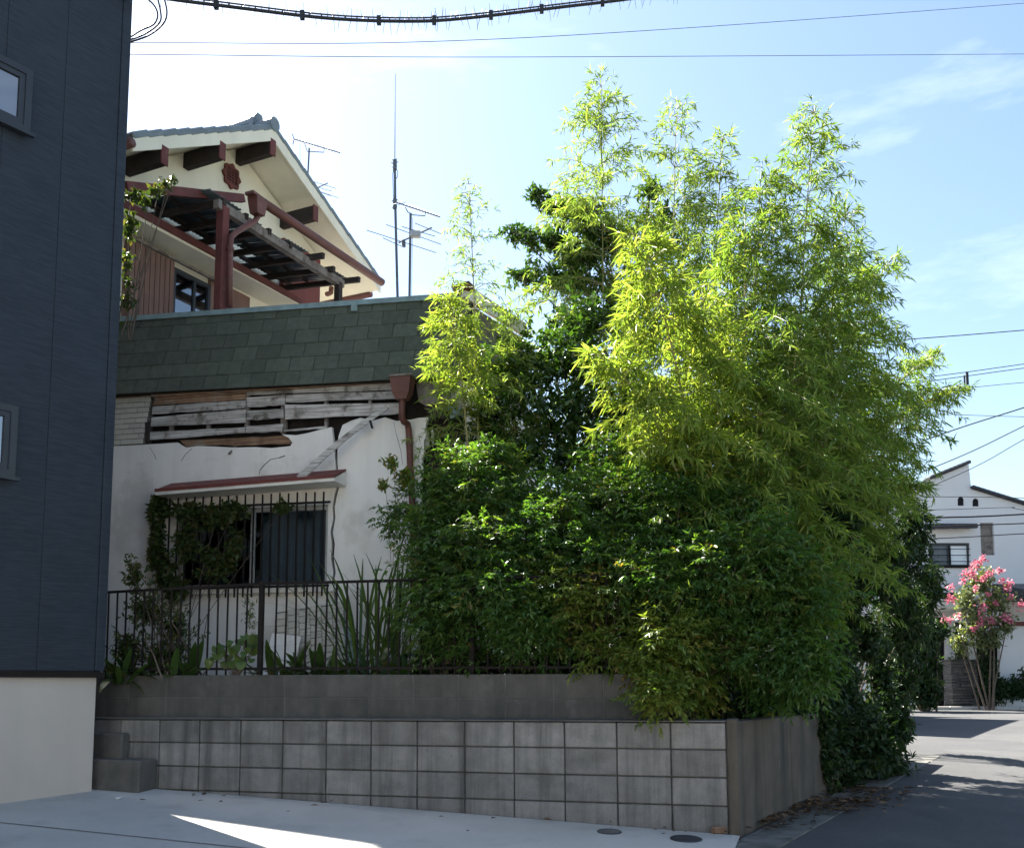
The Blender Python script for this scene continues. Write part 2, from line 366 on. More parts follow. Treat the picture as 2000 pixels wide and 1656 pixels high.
# steps between the dark building and the wall
st = empty('concrete_steps', FW.world(-5.6, -.30, 0), FW.yaw)
tag(st, 'small dark concrete steps in the corner beside the dark building', 'steps')
sr = FW.hit(278, 1500, -.2)[0] + 5.6; sr2 = FW.hit(238, 1460, -.1)[0] + 5.6
piece('step', (1.6, .24, .46), (sr - .8, .175, .20), X['blockdark'], st, c=.012)
piece('step', (1.3, .10, .69), (sr2 - .65, .245, .30), X['blockdark'], st, c=.012)
# soil of the garden
def slab(name, pts, z, m, label):
    mb = MB(); n = len(pts)
    mb.add([(p[0], p[1], z) for p in pts] + [(p[0], p[1], -.5) for p in pts],
           [tuple(range(n))] + [(i, n + i, n + (i + 1) % n, (i + 1) % n) for i in range(n)])
    tag(mb.build(name, m), label, 'garden', kind='structure')
def pl(f, x, y): p = f.world(x, y, 0); return (p.x, p.y)
slab('garden_soil', [pl(FW, -8.2, .42), pl(FW, -.62, .42), pl(FW, -.62, 9), pl(FW, -8.2, 9)], 1.08, X['earth'], 'raised dark garden soil behind the block wall')
a1 = FR.world(4.8, .14, 0)
slab('garden_bed', [pl(FW, -.62, .16), pl(FR, .1, .14), (a1.x, a1.y), pl(FW, -.62, 9)], .74, X['earth'], 'lower garden bed behind the wall corner under the bamboo')
# gutter along the road
gt = empty('road_gutter', FR.world(0, 0, 0), FR.yaw); tag(gt, 'mossy concrete gutter slabs along the foot of the rendered wall', 'gutter')
for k in range(11):
    p = FR.world(.6 * k - .75, -.22, 0)
    piece('slab', (.592, .30, .08), (.6 * k - .75, -.22, gz(p.x, p.y) - .034), X['gutter'], gt, rot=(0, -math.atan(.05), 0), c=.003)
# drain caps on the pad
for i, (px, py, w, lb) in enumerate([(332, 1537, 30, 'round rusty drain cap near the concrete steps'), (1340, 1640, 58, 'large dark oval drain cap near the wall corner'),
                                    (1190, 1626, 44, 'grey drain cap flush in the pad, middle of the three')]):
    d = ray(px, py); t = 5.5
    for _ in range(40):
        p = CAM + d * t; t += (p.z - gz(p.x, p.y)) * 2.5
    r = px2m(w, p.y) / 2; o = empty('drain_cap', (p.x, p.y, gz(p.x, p.y) + .008)); o.rotation_euler = (.0598, .018, 0)
    tag(o, lb, 'drain cap')
    ring = [(r * math.cos(a * math.pi / 12), r * math.sin(a * math.pi / 12), 0) for a in range(25)]
    MB().tube(ring, .008, n=6, cap=False).build('rim', X['winframe'], o)
    v = [(0, 0, .006)] + [(r * .97 * math.cos(a * math.pi / 12), r * .97 * math.sin(a * math.pi / 12), .004) for a in range(24)]
    MB().add(v, [(0, a + 1, (a + 1) % 24 + 1) for a in range(24)]).build('lid', X['gutter'] if i != 1 else X['winframe'], o)
# expansion joint of the pad
jt = MB(); q = None
def onpad(px, py):
    d = ray(px, py); t = 5.5
    for _ in range(60):
        p = CAM + d * t; t += (p.z - gz(p.x, p.y) - .008) * 2.5
    return p
a, b = onpad(-60, 1600), onpad(480, 1656); n = (b - a).normalized(); s_ = Vector((n.y, -n.x, 0)) * .006
a = a - n * 3; b = b + n * 5
pts = [a.lerp(b, i / 12) for i in range(13)]
jt.add([(p.x + e * s_.x, p.y + e * s_.y, gz(p.x, p.y) + .012) for p in pts for e in (-1, 1)], [(2*i, 2*i+1, 2*i+3, 2*i+2) for i in range(12)])
tag(jt.build('expansion_joint', X['blackmetal']), 'thin dark joint line across the concrete pad', 'joint', kind='structure')

# ------------------------------------------------------------------ dark sided building
db = empty('dark_house', FB.world(0, 0, 0), FB.yaw); tag(db, 'tall navy sided building on a pale rendered base, seen along its side', 'building')
zs = 1.155
MB().box(-9, -.03, .03, 8, -.5, zs).build('base_wall', X['base'], db)
MB().box(-9, 0, .02, 8.03, zs + .0, 9.2).build('wall_core', X['sidingtrim'], db)
MB().box(-9.02, .015, -.02, 8.03, zs - .035, zs + .012).build('drip_flashing', X['blackmetal'], db)
piece('corner_trim', (.085, .05, 8.0), (-.030, .003, zs + 4.02), X['siding'], db, c=.006)
for k in range(17):
    piece('siding_panel', (.497, .03, 8.0), (-.075 - .5 * k - .25, .004, zs + 4.02), X['siding'], db, c=.0025)
def dwin(pr, pt, pbm, pl_, depth=.05):
    x1, z1 = FB.xz(*pr, -.03); z0 = FB.xz(*pbm, -.03)[1]; x0 = x1 - pl_
    w = MB().prism([(x0, z0), (x1, z0), (x1, z1), (x0, z1)], -.06, .0, [[(x0+.055, z0+.055), (x1-.055, z0+.055), (x1-.055, z1-.055), (x0+.055, z1-.055)]]).build('window', X['winframe'], db)
    MB().prism([(x0+.055, z0+.055), (x1-.055, z0+.055), (x1-.055, z1-.055), (x0+.055, z1-.055)], -.048, -.013, [[(x0+.10, z0+.10), (x1-.10, z0+.10), (x1-.10, z1-.10), (x0+.10, z1-.10)]]).build('sash', X['sidingtrim'], w)
    MB().box(x0+.10, x1-.10, -.032, -.026, z0+.10, z1-.10).build('pane', X['glassblue'], w)
    MB().box(x0-.02, x1+.02, -.10, -.0601, z0-.03, z0-.002).build('sill', X['winframe'], w)
dwin((62, 142), None, (58, 266), .75); dwin((33, 795), None, (30, 934), .72)
# ------------------------------------------------------------------ front house with the ruined wall
o0 = at(500, 1300, 10.8); FA = Frame((o0.x, o0.y, 0), R(-12.2))
fh = empty('ruined_house', FA.o, FA.yaw); tag(fh, 'derelict white plastered house with green shingle parapet roof and exposed wall boards', 'house')
def A(px, py, y=0.): return FA.xz(px, py, y)
def Z3(x, y): return (200 + x / 2.857, 540 + y / 2.857)
def Z4(x, y): return (200 + x / 2.857, 880 + y / 2.857)
def A3(x, y, d=0.): return A(*Z3(x, y), d)
def A4(x, y, d=0.): return A(*Z4(x, y), d)
XL = A(150, 900)[0] - 2.4                          # left end of the house, behind the dark building
XR = A(872, 900)[0]
ZT = A(500, 640)[1]
# rotten structure behind the plaster
wx0, wz0 = A(340, 1150); wx1, wz1 = A(641, 985)
MB().prism([(XL, 1.0), (XR, 1.0), (XR, ZT), (XL, ZT)], .16, .22, [[(wx0, wz0), (wx1, wz0), (wx1, wz1), (wx0, wz1)]]).build('inner_wall', X['cavity'], fh)
MB().box(XL, XR, 5.0, 5.1, 1.0, ZT).build('rear_wall', X['plaster'], fh)
MB().box(XR - .1, XR, .23, 4.99, 1.0, ZT).build('side_wall', X['plaster'], fh)
MB().box(XL, XL + .1, .23, 4.99, 1.0, ZT).build('side_wall', X['plaster'], fh)
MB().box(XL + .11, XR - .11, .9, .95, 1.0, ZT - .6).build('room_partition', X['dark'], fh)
# plaster skin, torn along the top, split by a crack right of the window
cr = [(651, 858), (653, 880), (655, 905), (657, 930), (660, 946), (653, 965), (649, 990), (651, 1012), (645, 1040), (648, 1062), (646, 1090), (651, 1118), (648, 1135), (652, 1160), (655, 1200), (657, 1250), (659, 1330)]
top = [(285, 868), (320, 866), (347, 864), (352, 868), (364, 874), (385, 871), (420, 872), (455, 874), (500, 873), (530, 875), (567, 871), (571, 864), (564, 855), (550, 848), (578, 850), (600, 846), (622, 840), (648, 834)]
xl0 = XL
left = [(xl0, A(200, 869)[1])] + [A(*p) for p in top] + [A(*p) for p in cr] + [(xl0, A(659, 1330)[1])]
hole = [(wx0, wz0), (wx1, wz0), (wx1, wz1), (wx0, wz1)]
MB().prism(list(reversed(left)), .0, .05, [hole]).build('plaster_wall', X['plaster'], fh)
MB().box(wx0 - .02, wx1 + .02, .051, .158, wz1 + .005, wz1 + .10).build('lintel', X['boardgrey'], fh)
MB().box(XL, wx0 - .002, .051, .158, 1.0, A(300, 1000)[1]).build('wall_infill', X['cavity'], fh)
rt = [(661, 852), (669, 830), (685, 822), (704, 816), (730, 821), (752, 815), (774, 822), (800, 820), (818, 816), (837, 815), (833, 826), (830, 840), (832, 850), (828, 862), (829, 880), (825, 900), (826, 915), (822, 950), (823, 990), (819, 1040), (820, 1330)]
right = [A(p[0] + 5 + rnd.uniform(-1.2, 1.2), p[1], -.02) for p in cr][1:]
MB().prism(list(reversed([A(*p, -.02) for p in rt] + list(reversed(right)))), -.02, .03).build('plaster_wall', X['plaster'], fh)
def crackline(pts, w, dy):
    mb = MB(); P = [A(*p, dy) for p in pts]
    for (a, b) in zip(P, P[1:]):
        d = Vector((b[0] - a[0], b[1] - a[1])).normalized(); n = Vector((-d.y, d.x)) * w * rnd.uniform(.35, .6)
        mb.hexa([(a[0] - n.x, dy - .0015, a[1] - n.y), (b[0] - n.x, dy - .0015, b[1] - n.y), (b[0] + n.x, dy - .0015, b[1] + n.y), (a[0] + n.x, dy - .0015, a[1] + n.y)],
                [(a[0] - n.x, dy + .01, a[1] - n.y), (b[0] - n.x, dy + .01, b[1] - n.y), (b[0] + n.x, dy + .01, b[1] + n.y), (a[0] + n.x, dy + .01, a[1] + n.y)])
    mb.build('crack', X['cavity'], fh)
crackline([Z3(875, 1105), Z3(880, 1080), Z3(905, 1050), Z3(940, 1020), Z3(985, 1012), Z3(1020, 1000)], .009, 0)
crackline([Z3(500, 960), Z3(465, 990), Z3(440, 1030)], .005, 0)
crackline([Z3(260, 950), Z3(285, 985), Z3(300, 1020)], .004, 0)
crackline([Z3(1625, 810), Z3(1640, 880), Z3(1665, 970), Z3(1675, 1050)], .004, -.02)
# laths and boards left on the bare wall
def board(q, m, y0=-.012, th=.018, name='board', segs=7, jag=.006):
    (x0, za0), (x1, za1), (x2, zb1), (x3, zb0) = [A3(*p, y0) for p in q]      # top-left, top-right, bottom-right, bottom-left
    tp, bt = [], []
    for i in range(segs + 1):
        t = i / segs; w = 1 if 0 < i < segs else .3
        tp.append((x0 + (x1 - x0) * t, za0 + (za1 - za0) * t + rnd.uniform(-jag, jag) * .5 * w))
        bt.append((x3 + (x2 - x3) * t + rnd.uniform(-.004, .004), zb0 + (zb1 - zb0) * t + rnd.uniform(-jag, jag) * w))
    dy = rnd.uniform(-.004, .004)
    return MB().prism(bt + list(reversed(tp)), y0 + dy, y0 + th + dy).build(name, m, fh)
g_, b_ = X['boardgrey'], X['boardbrown']
for q, m in [([(292, 668), (800, 624), (800, 648), (288, 690)], b_), ([(286, 693), (800, 653), (800, 684), (280, 718)], b_),
             ([(280, 724), (800, 690), (800, 735), (276, 768)], g_), ([(275, 786), (800, 741), (800, 816), (270, 836)], g_),
             ([(262, 868), (795, 842), (795, 872), (255, 913)], g_), ([(805, 614), (1622, 577), (1622, 632), (805, 660)], g_),
             ([(805, 676), (1018, 661), (1018, 716), (807, 731)], g_), ([(806, 750), (1010, 739), (1010, 790), (806, 802)], g_),
             ([(802, 834), (1010, 823), (1000, 866), (797, 872)], g_), ([(1022, 660), (1645, 637), (1645, 680), (1022, 702)], g_),
             ([(1018, 716), (1668, 705), (1668, 766), (1022, 796)], g_), ([(1012, 856), (1252, 834), (1252, 846), (1012, 864)], g_)]:
    board(q, m)
board([(270, 652), (1745, 560), (1745, 582), (270, 672)], b_, -.05, .03, 'batten', 12, .004)
board([(430, 914), (1050, 888), (1056, 934), (470, 948)], b_, .07, .03, 'board', 9, .01)
for x, y0, y1 in [(1006, 650, 872), (1247, 770, 850), (588, 815, 860), (380, 825, 870), (1492, 672, 712), (1245, 690, 720), (1015, 720, 860), (805, 640, 840)]:
    q = [A3(x - 7, y0, .012), A3(x + 7, y1, .012)]
    MB().box(q[0][0], q[1][0], .012, .06, q[1][1], q[0][1]).build('stud', X['greywood'], fh)
board([(236, 815), (268, 812), (262, 925), (240, 918)], X['darkwood'], -.02, .05, 'batten', 3)
MB().bar((A3(708, 990, -.02)[0], -.02, A3(708, 990, -.02)[1]), (A3(742, 945, .05)[0], .05, A3(742, 945, .05)[1]), .03, .02).build('bracket', X['greywood'], fh)
# glazed brick tiles left of the bare patch
x0, zt0 = A3(272, 668, -.012); zb0 = A3(235, 932, -.012)[1]
tb = MB().prism([(XL, zb0 - .004), (A3(236, 930)[0], zb0), (A3(272, 668)[0], zt0), (XL, zt0 + .02)], -.004, .10).build('tile_bed', X['grout'], fh)
rows = 9; rh = (zt0 - zb0) / rows
for r in range(rows):
    zc = zb0 + rh * (r + .5); xe = A3(232 + 38 * (r + .5) / rows, 800)[0]; k = 0; xr = xe
    while k < 12:
        w = .148 if (k or r % 2 == 0) else .072
        piece('tile', (w - .006, .012, rh - .007), (xr - w / 2, -.008, zc), X['tile'], tb, rot=(rnd.uniform(-.01, .01), 0, 0), c=.002)
        xr -= w; k += 1
# shingled parapet roof
yb, yt = -.11, .22
zb = A(500, 757, yb)[1]; zt = A(500, 606, yt)[1]
xr_b = A(893, 742, yb)[0]
tilt = math.atan2(A(870, 741, yb)[1] - A(250, 773, yb)[1], A(870, 741, yb)[0] - A(250, 773, yb)[0])
sl_len = math.hypot(zt - zb, yt - yb); ang = math.atan2(yt - yb, zt - zb)
mr = MB()
mr.hexa([(XL, yb + .012, zb), (xr_b, yb + .012, zb), (xr_b, yt + .012, zt), (XL, yt + .012, zt)],
        [(XL, yb + .11, zb), (xr_b, yb + .11, zb), (xr_b, yt + .11, zt), (XL, yt + .11, zt)])
mroof = mr.build('parapet_roof', X['cavity'], fh); mroof.rotation_euler = (0, -tilt, 0)
rowh = .188; nrow = int(sl_len / rowh) + 1
up = Vector((0, math.sin(ang), math.cos(ang))); nrm = Vector((0, -math.cos(ang), math.sin(ang)))
xr_t = xr_b
for r in range(nrow):
    hgt = min(rowh, sl_len - r * rowh)
    if hgt < .03: continue
    x = xr_b - (0 if r % 2 else .146); first = r % 2 == 0
    if first: xs = [(xr_b - .146 / 2, .146)]
    else: xs = []
    while x > XL + .3: xs.append((x - .147, .294)); x -= .294
    for xc, w in xs:
        c_ = Vector((xc, yb, zb)) + up * (r * rowh + hgt / 2 + .008) + nrm * (.004 + rnd.uniform(0, .003))
        piece('shingle', (w - .006, .012, round(hgt + .012, 3)), c_, X['shingle'], mroof, rot=(-ang - .035 + rnd.uniform(-.006, .006), 0, 0), c=.002)
fl = MB().hexa([(XL, yt - .05, zt - .045), (xr_b, yt - .05, zt - .045), (xr_b, yt - .035, zt + .022), (XL, yt - .035, zt + .022)],
               [(XL, yt + .2, zt - .02), (xr_b, yt + .2, zt - .02), (xr_b, yt + .2, zt + .035), (XL, yt + .2, zt + .035)])
flash = fl.build('ridge_flashing', X['patina'], fh); flash.rotation_euler = (0, -tilt, 0)
cx, cz = A(692, 600, yt - .07)
piece('clip', (.075, .02, .10), (cx, yt - .072, cz), X['patina'], fh, c=.004)
MB().box(XL, XR, .36, 5.0, zt - .30, zt - .12).build('balcony_floor', X['base'], fh)
MB().box(XL, XR, yb + .10, .16, zb + .01, zb + .04).build('eave_soffit', X['boardbrown'], fh)
# right hand verge of the roof with torn boards
v0, v1 = FA.hit(885, 566, .0), FA.hit(1022, 644, .0)
e0 = Vector(FA.hit(905, 567, .05)); e1 = Vector(FA.hit(1026, 646, 1.1))
MB().bar(e0, e1, .05, .16).build('verge_board', X['plaster'], fh)
MB().bar(e0 + Vector((-.10, .02, .01)), e0 + Vector((.10, -.01, .035)), .16, .06).build('ridge_cap', X['redwood'], fh)
MB().hexa([e0 + Vector((-.02, 0, -.10)), e1 + Vector((-.02, 0, -.10)), (e1.x, e1.y, zb), (e0.x, e0.y, zb)],
          [e0 + Vector((-.06, .06, -.10)), e1 + Vector((-.06, .06, -.10)), (e1.x - .05, e1.y + .06, zb), (e0.x - .05, e0.y + .06, zb)]).build('verge_wall', X['greywood'], fh)
# torn lining at the broken right end
for q, m, y in [([(812, 745), (885, 742), (882, 805), (845, 800), (818, 785)], X['greywood'], -.03), ([(880, 742), (897, 742), (905, 820), (893, 800), (884, 812)], X['boardgrey'], -.08),
                ([(826, 795), (850, 788), (872, 806), (880, 822), (840, 812)], X['darkwood'], -.10), ([(874, 790), (900, 800), (915, 814), (898, 812), (880, 818)], X['patina'], -.14),
                ([(832, 840), (836, 838), (838, 872), (830, 880)], X['boardgrey'], -.04), ([(843, 836), (848, 845), (846, 868), (842, 860)], X['boardgrey'], -.05),
                ([(852, 742), (858, 742), (857, 800), (853, 800)], X['greywood'], -.06)]:
    MB().prism(list(reversed([A(*p, y) for p in q])), y, y + .012).build('torn_board', m, fh)
MB().prism(list(reversed([A(838, 815, .1), A(905, 800, .1), A(908, 1340, .1), A(822, 1340, .1)])), .10, .15).build('bare_wall', X['cavity'], fh)
# canopy over the window
cy = -.36
cz0 = A4(300, 243, cy); cz1 = A4(1240, 168, cy)
ct = math.atan2(cz1[1] - cz0[1], cz1[0] - cz0[0]); xc0, xc1 = cz0[0] - .02, A4(1330, 150, -.2)[0]
cn_ = empty('window_canopy', (xc0, 0, cz0[1]), 0, -ct); cn_.parent = fh
W = xc1 - xc0
MB().hexa([(0, cy, .035), (W, cy, .035), (W, -.03, .17), (0, -.03, .17)], [(0, cy, .05), (W, cy, .05), (W, -.03, .19), (0, -.03, .19)]).build('roofing', X['redmetal'], cn_)
for i in range(4): MB().box(W * i / 4 + .006, W * (i + 1) / 4 - .002, cy - .012, cy - .002, .026, .060).build('edge_strip', X['redmetal'], cn_)
MB().box(.004, W - .004, cy + .006, cy + .03, -.008, .033).build('fascia', X['plaster'], cn_)
MB().box(.004, W - .004, cy + .031, -.03, -.008, .008).build('soffit', X['plaster'], cn_)
for e in (.004, W - .03): MB().prism([(cy + .032, .009), (-.03, .009), (-.03, .165), (cy + .032, .034)], 0, .026).build('end_board', X['plaster'], cn_, loc=(e + .026, 0, 0), rot=(0, 0, R(90)))
# window
win = MB().prism(hole, .052, .13, [[(wx0+.045, wz0+.045), (wx1-.045, wz0+.045), (wx1-.045, wz1-.045), (wx0+.045, wz1-.045)]]).build('window', X['alu'], fh)
mx0 = A(489, 1060, .07)[0]; mx1 = A(497, 1060, .07)[0]
MB().box(mx0, mx1, .07, .10, wz0 + .046, wz1 - .046).build('meeting_stile', X['alu'], win)
MB().box(wx0 + .046, mx0 - .001, .098, .102, wz0 + .046, wz1 - .046).build('pane', X['glass'], win)
MB().box(mx1 + .001, wx1 - .046, .082, .086, wz0 + .046, wz1 - .046).build('pane', X['glass'], win)
cu = MB(); xs_ = lin(mx1 - .02, wx1, 40)
cu.add([(x, .30 + .022 * math.sin(i * 1.35), z) for i, x in enumerate(xs_) for z in (wz0 - .05, wz1 + .05)], [(2*i, 2*i+2, 2*i+3, 2*i+1) for i in range(39)])
cu.build('curtain', X['curtain'], win, smooth=True)
sx0, sz0 = A(335, 1158, -.05); sx1 = A(652, 1158, -.05)[0]
MB().box(sx0, sx1, -.08, .05, sz0 - .02, wz0 - .004).build('sill', X['plaster'], win)
gr = MB(); gz0, gz1 = A(500, 1166, -.12)[1], A(500, 966, -.12)[1]
gx0, gx1 = A(328, 1000, -.12)[0], A(645, 1000, -.12)[0]
grille = MB().box(gx0, gx1, -.125, -.115, A(500, 986, -.12)[1] - .012, A(500, 986, -.12)[1] + .012).box(gx0, gx1, -.125, -.115, A(500, 1146, -.12)[1] - .012, A(500, 1146, -.12)[1] + .012).build('window_grille', X['blackmetal'], fh)
nb = 19
for i in range(nb):
    x = gx0 + (gx1 - gx0) * (i + .3) / nb
    piece('bar', (.017, .017, gz1 - gz0), (x, -.137, (gz0 + gz1) / 2 + rnd.uniform(-.006, .006)), X['blackmetal'], grille, c=.003)
# rainwater head and downpipe of the ruined house
dp = []
def pipe(pts, r, name, parent, f=FA, m=None, n=10):
    return MB().tube(pts, r, n=n).build(name, m or X['pipe'], parent, smooth=True)
hx0, hz1 = A(766, 741, -.25); hx1, hz0 = A(806, 768, -.25)
hd = empty('downpipe', ((hx0 + hx1) / 2, -.25, hz0)); hd.parent = fh
w_ = (hx1 - hx0) / 2; h_ = hz1 - hz0
MB().hexa([(-w_ * .8, -.07, 0), (w_ * .8, -.07, 0), (w_, -.09, h_), (-w_, -.09, h_)], [(-w_ * .8, .07, 0), (w_ * .8, .07, 0), (w_, .09, h_), (-w_, .09, h_)]).build('rain_head', X['pipe'], hd)
MB().box(-w_ * 1.12, w_ * 1.12, -.105, .105, h_ + .001, h_ + .022).build('rain_head_rim', X['greywood'], hd)
MB().hexa([(-w_ * .5, -.05, -.07), (w_ * .5, -.05, -.07), (w_ * .78, -.068, -.001), (-w_ * .78, -.068, -.001)], [(-w_ * .5, .05, -.07), (w_ * .5, .05, -.07), (w_ * .78, .068, -.001), (-w_ * .78, .068, -.001)]).build('outlet', X['pipe'], hd)
def D(px, py, y): p = FA.hit(px, py, y); return (p[0] - hd.location.x, p[1] + .25, p[2] - hz0)
P = [D(786, 772, -.25), D(785, 800, -.25), D(785, 816, -.24), D(789, 824, -.2), D(796, 828, -.13), D(798, 838, -.09), D(799, 850, -.085), D(802, 925, -.085), D(806, 1000, -.085), D(812, 1200, -.085)]
pipe(P, .036, 'pipe', hd)
for px, py in [(800, 866), (806, 990)]:
    MB().tube([D(px - .4, py - 4, -.085), D(px, py + 2, -.085)], .044, n=10).build('pipe_clip', X['pipe'], hd)
# plank that has come loose and hangs across the wall
p0, p1 = FA.hit(*Z3(1590, 728), -.16), FA.hit(*Z3(1095, 1128), -.30)
lp = empty('loose_plank', FA.world(*p1), FA.yaw); tag(lp, 'grey loose plank hanging diagonally from the bare boards onto the red canopy', 'plank')
dv = Vector(p0) - Vector(p1); Ln = dv.length
mb = MB(); prof = []
for i in range(11):
    t = i / 10; wv = .040 * (1 - .4 * t) + rnd.uniform(-.004, .004); c_ = dv * t + Vector((0, -.02 * math.sin(t * 3), .03 * math.sin(t * 3.0)))
    n_ = Vector((-dv.z, 0, dv.x)).normalized(); prof.append((c_ - n_ * wv, c_ + n_ * wv))
for (a, b), (c, d) in zip(prof, prof[1:]):
    f = Vector((0, -.014, 0)); mb.hexa([a, c, d, b], [a - f, c - f, d - f, b - f])
mb.build('plank', X['boardgrey'], lp)
MB().bar(Vector(prof[8][0]) + Vector((0, -.02, 0)), Vector(prof[8][0]) + Vector((.03, -.03, -.09)), .03, .012).build('splinter', X['darkwood'], lp)
# slab of brick tiles fallen below the window
ft = empty('fallen_tile_slab', FA.world(*FA.hit(608, 1305, -.28)[:2], 1.08), FA.yaw)
tag(ft, 'cream tile slab broken off and leaning against the wall under the window', 'tile slab')
ft.rotation_euler = (R(-9), R(-7), FA.yaw)
fw_, fh_ = .78, .82
MB().box(-fw_ / 2, fw_ / 2, .008, .04, 0, fh_).build('backing', X['grout'], ft)
for r in range(11):
    for c in range(6):
        zc = .04 + .073 * r; w = .15; x = -fw_ / 2 + .075 + .13 * c + (.0 if r % 2 else -.0)
        piece('tile', (.124, .012, .067), (x, .003, zc + (.03 if c % 2 else 0)), X['tile'], ft, c=.002)
for px, py, w, h, rt_, lb in [(550, 1240, .34, .52, .12, 'pale broken plaster sheet standing under the window'), (686, 1250, .10, .62, -.25, 'narrow blue grey board leaning beside the fallen tiles')]:
    p = FA.hit(px, py, -.42 if w > .2 else -.30)
    o = piece('broken_sheet' if w > .2 else 'leaning_board', (w, .015, h), FA.world(p[0], p[1], 1.08 + h * .48), X['plaster'] if w > .2 else X['patina'], None, rot=(R(-14), rt_, FA.yaw), c=.003)
    tag(o, lb, 'debris')

# ------------------------------------------------------------------ fence on the garden wall
fe = empty('metal_fence', FW.world(0, .365, 0), FW.yaw); tag(fe, 'black rusty metal railing on top of the dark block wall', 'fence')
FF = Frame(FW.world(0, .365, 0), FW.yaw)
def fz(px, py): return FF.xz(px, py)
fx0, fz0 = fz(200, 1157); fxm, fzm = fz(512, 1140); fx1, fz1 = fz(1240, 1122)
ztop = lambda x: fz0 + (fzm - fz0) * (x - fx0) / (fxm - fx0) if x < fxm else fzm + (fz1 - fzm) * (x - fxm) / (fx1 - fxm)
MB().bar((fx0 - 1.5, 0, ztop(fx0 - 1.5)), (fxm, 0, fzm), .03, .022).build('top_rail', X['blackmetal'], fe)
MB().bar((fxm, 0, fzm), (fx1, 0, fz1), .03, .022).build('top_rail', X['blackmetal'], fe)
MB().bar((fx0 - 1.5, 0, 1.20), (fx1, 0, 1.20), .03, .022).build('bottom_rail', X['blackmetal'], fe)
k = 0; x = fx0 - 1.4
while x < fx1:
    zt_ = ztop(x) - .012
    if abs((x - fxm) % 1.98) > .06 and abs((x - fxm) % 1.98) < 1.92:
        piece('baluster', (.014, .014, .80), (x, 0, zt_ - .40), X['blackmetal'], fe, rot=(0, rnd.uniform(-.012, .012), 0), c=.002)
    x += .0985
for i in (-2, -1, 0, 1):
    xp = fxm + 1.98 * i
    if fx0 - 1.5 < xp < fx1: piece('post', (.042, .042, ztop(xp) - 1.146 + .02), (xp, 0, (ztop(xp) + 1.146) / 2 + .012), X['blackmetal'], fe, c=.004)

# ------------------------------------------------------------------ upper house behind
du = Vector((.44, .9)).normalized()
pa = at(533, 252, 12.95); FG = Frame((pa.x, pa.y, 0), math.atan2(du.y, du.x))
uh = empty('gable_house', FG.o, FG.yaw); tag(uh, 'two storey cream house with grey tiled gable roof and red brown beams', 'house')
def G(px, py, y=0.): return FG.xz(px, py, y)
xa, za = G(533, 252)                              # apex on the barge plane
xe, ze = G(742, 552)                              # right eave end
xl, zl = G(258, 268)                              # left eave end
WY = .62                                          # gable wall depth
RB = 7.0
def roofz(x): return za + (ze - za) * (x - xa) / (xe - xa) if x > xa else za + (zl - za) * (x - xa) / (xl - xa)
th = .10
zr = G(626, 560, WY)[0]
xw1 = G(626, 560, WY)[0]; xw0 = xl + .35
MB().prism([(xw0, 1.0), (xw1, 1.0), (xw1, roofz(xw1) - .16), (xa, za - .16), (xw0, roofz(xw0) - .16)], WY, WY + .15).build('gable_wall', X['cream'], uh)
MB().box(xw1 - .15, xw1, WY + .151, RB, 1.0, roofz(xw1) - .2).build('side_wall', X['cream'], uh)
MB().box(xw0, xw0 + .15, WY + .151, RB, 1.0, roofz(xw0) - .2).build('side_wall', X['cream'], uh)
for s, xq in ((1, xe), (-1, xl)):
    zq = ze if s > 0 else zl
    MB().hexa([(xa, .012, za - .13), (xq, .012, zq - .13), (xq, .012, zq - .03), (xa, .012, za - .03)],
              [(xa, RB, za - .13), (xq, RB, zq - .13), (xq, RB, zq - .03), (xa, RB, za - .03)]).build('roof_slope', X['cream'], uh)
    Ls = math.hypot(xq - xa, zq - za); an = math.atan2(zq - za, xq - xa)
    MB().hexa([(xa, -.02, za - .18), (xq, -.02, zq - .18), (xq, -.02, zq - .012), (xa, -.02, za - .012)],
              [(xa, .011, za - .18), (xq, .011, zq - .18), (xq, .011, zq - .012), (xa, .011, za - .012)]).build('barge_board', X['cream'], uh)
    n_t = int(Ls / .235)
    for i in range(n_t):                          # verge tiles, then courses running back
        t = (i + .5) / n_t; xc = xa + (xq - xa) * t; zc = za + (zq - za) * t
        rr = (0, -an if s > 0 else math.pi - an, 0)
        lift = .022 * (1 if s > 0 else -1)
        piece('verge_tile', (Ls / n_t + .03, .18, .085), (xc, .06, zc + .025), X['rooftile'], uh, rot=(0, -math.atan2((zq - za), (xq - xa)) + (.06 if s > 0 else -.06) * 1.0, 0), c=.016)
        for j in range(3):
            piece('roof_tile', (Ls / n_t + .03, .27, .05), (xc, .285 + .275 * j, zc + .02), X['rooftile'], uh, rot=(0, -math.atan2((zq - za), (xq - xa)) + (.05 if s > 0 else -.05), 0), c=.014)
    MB().hexa([(xa, 1.0, za - .028), (xq, 1.0, zq - .028), (xq, 1.0, zq + .03), (xa, 1.0, za + .03)],
              [(xa, RB, za - .028), (xq, RB, zq - .028), (xq, RB, zq + .03), (xa, RB, za + .03)]).build('roof_covering', X['rooftile'], uh)
# ridge
rg = MB().box(xa - .09, xa + .09, .30, RB, za + .0, za + .12).build('ridge', X['rooftile'], uh)
for i in range(16):
    MB().tube([(xa, .30 + .41 * i, za + .15), (xa, .30 + .41 * i + .40, za + .14)], .105, n=10).build('ridge_tile', X['rooftile'], rg, smooth=False)
MB().tube([(xa, -.04, za + .06), (xa, .30, za + .07)], .10, n=12).build('ridge_end_tile', X['rooftile'], rg)
MB().prism([(xa - .14, za + .05), (xa + .14, za + .05), (xa + .11, za + .2), (xa + .05, za + .29), (xa - .05, za + .29), (xa - .11, za + .2)], .25, .33).build('ridge_ornament', X['rooftile'], rg)
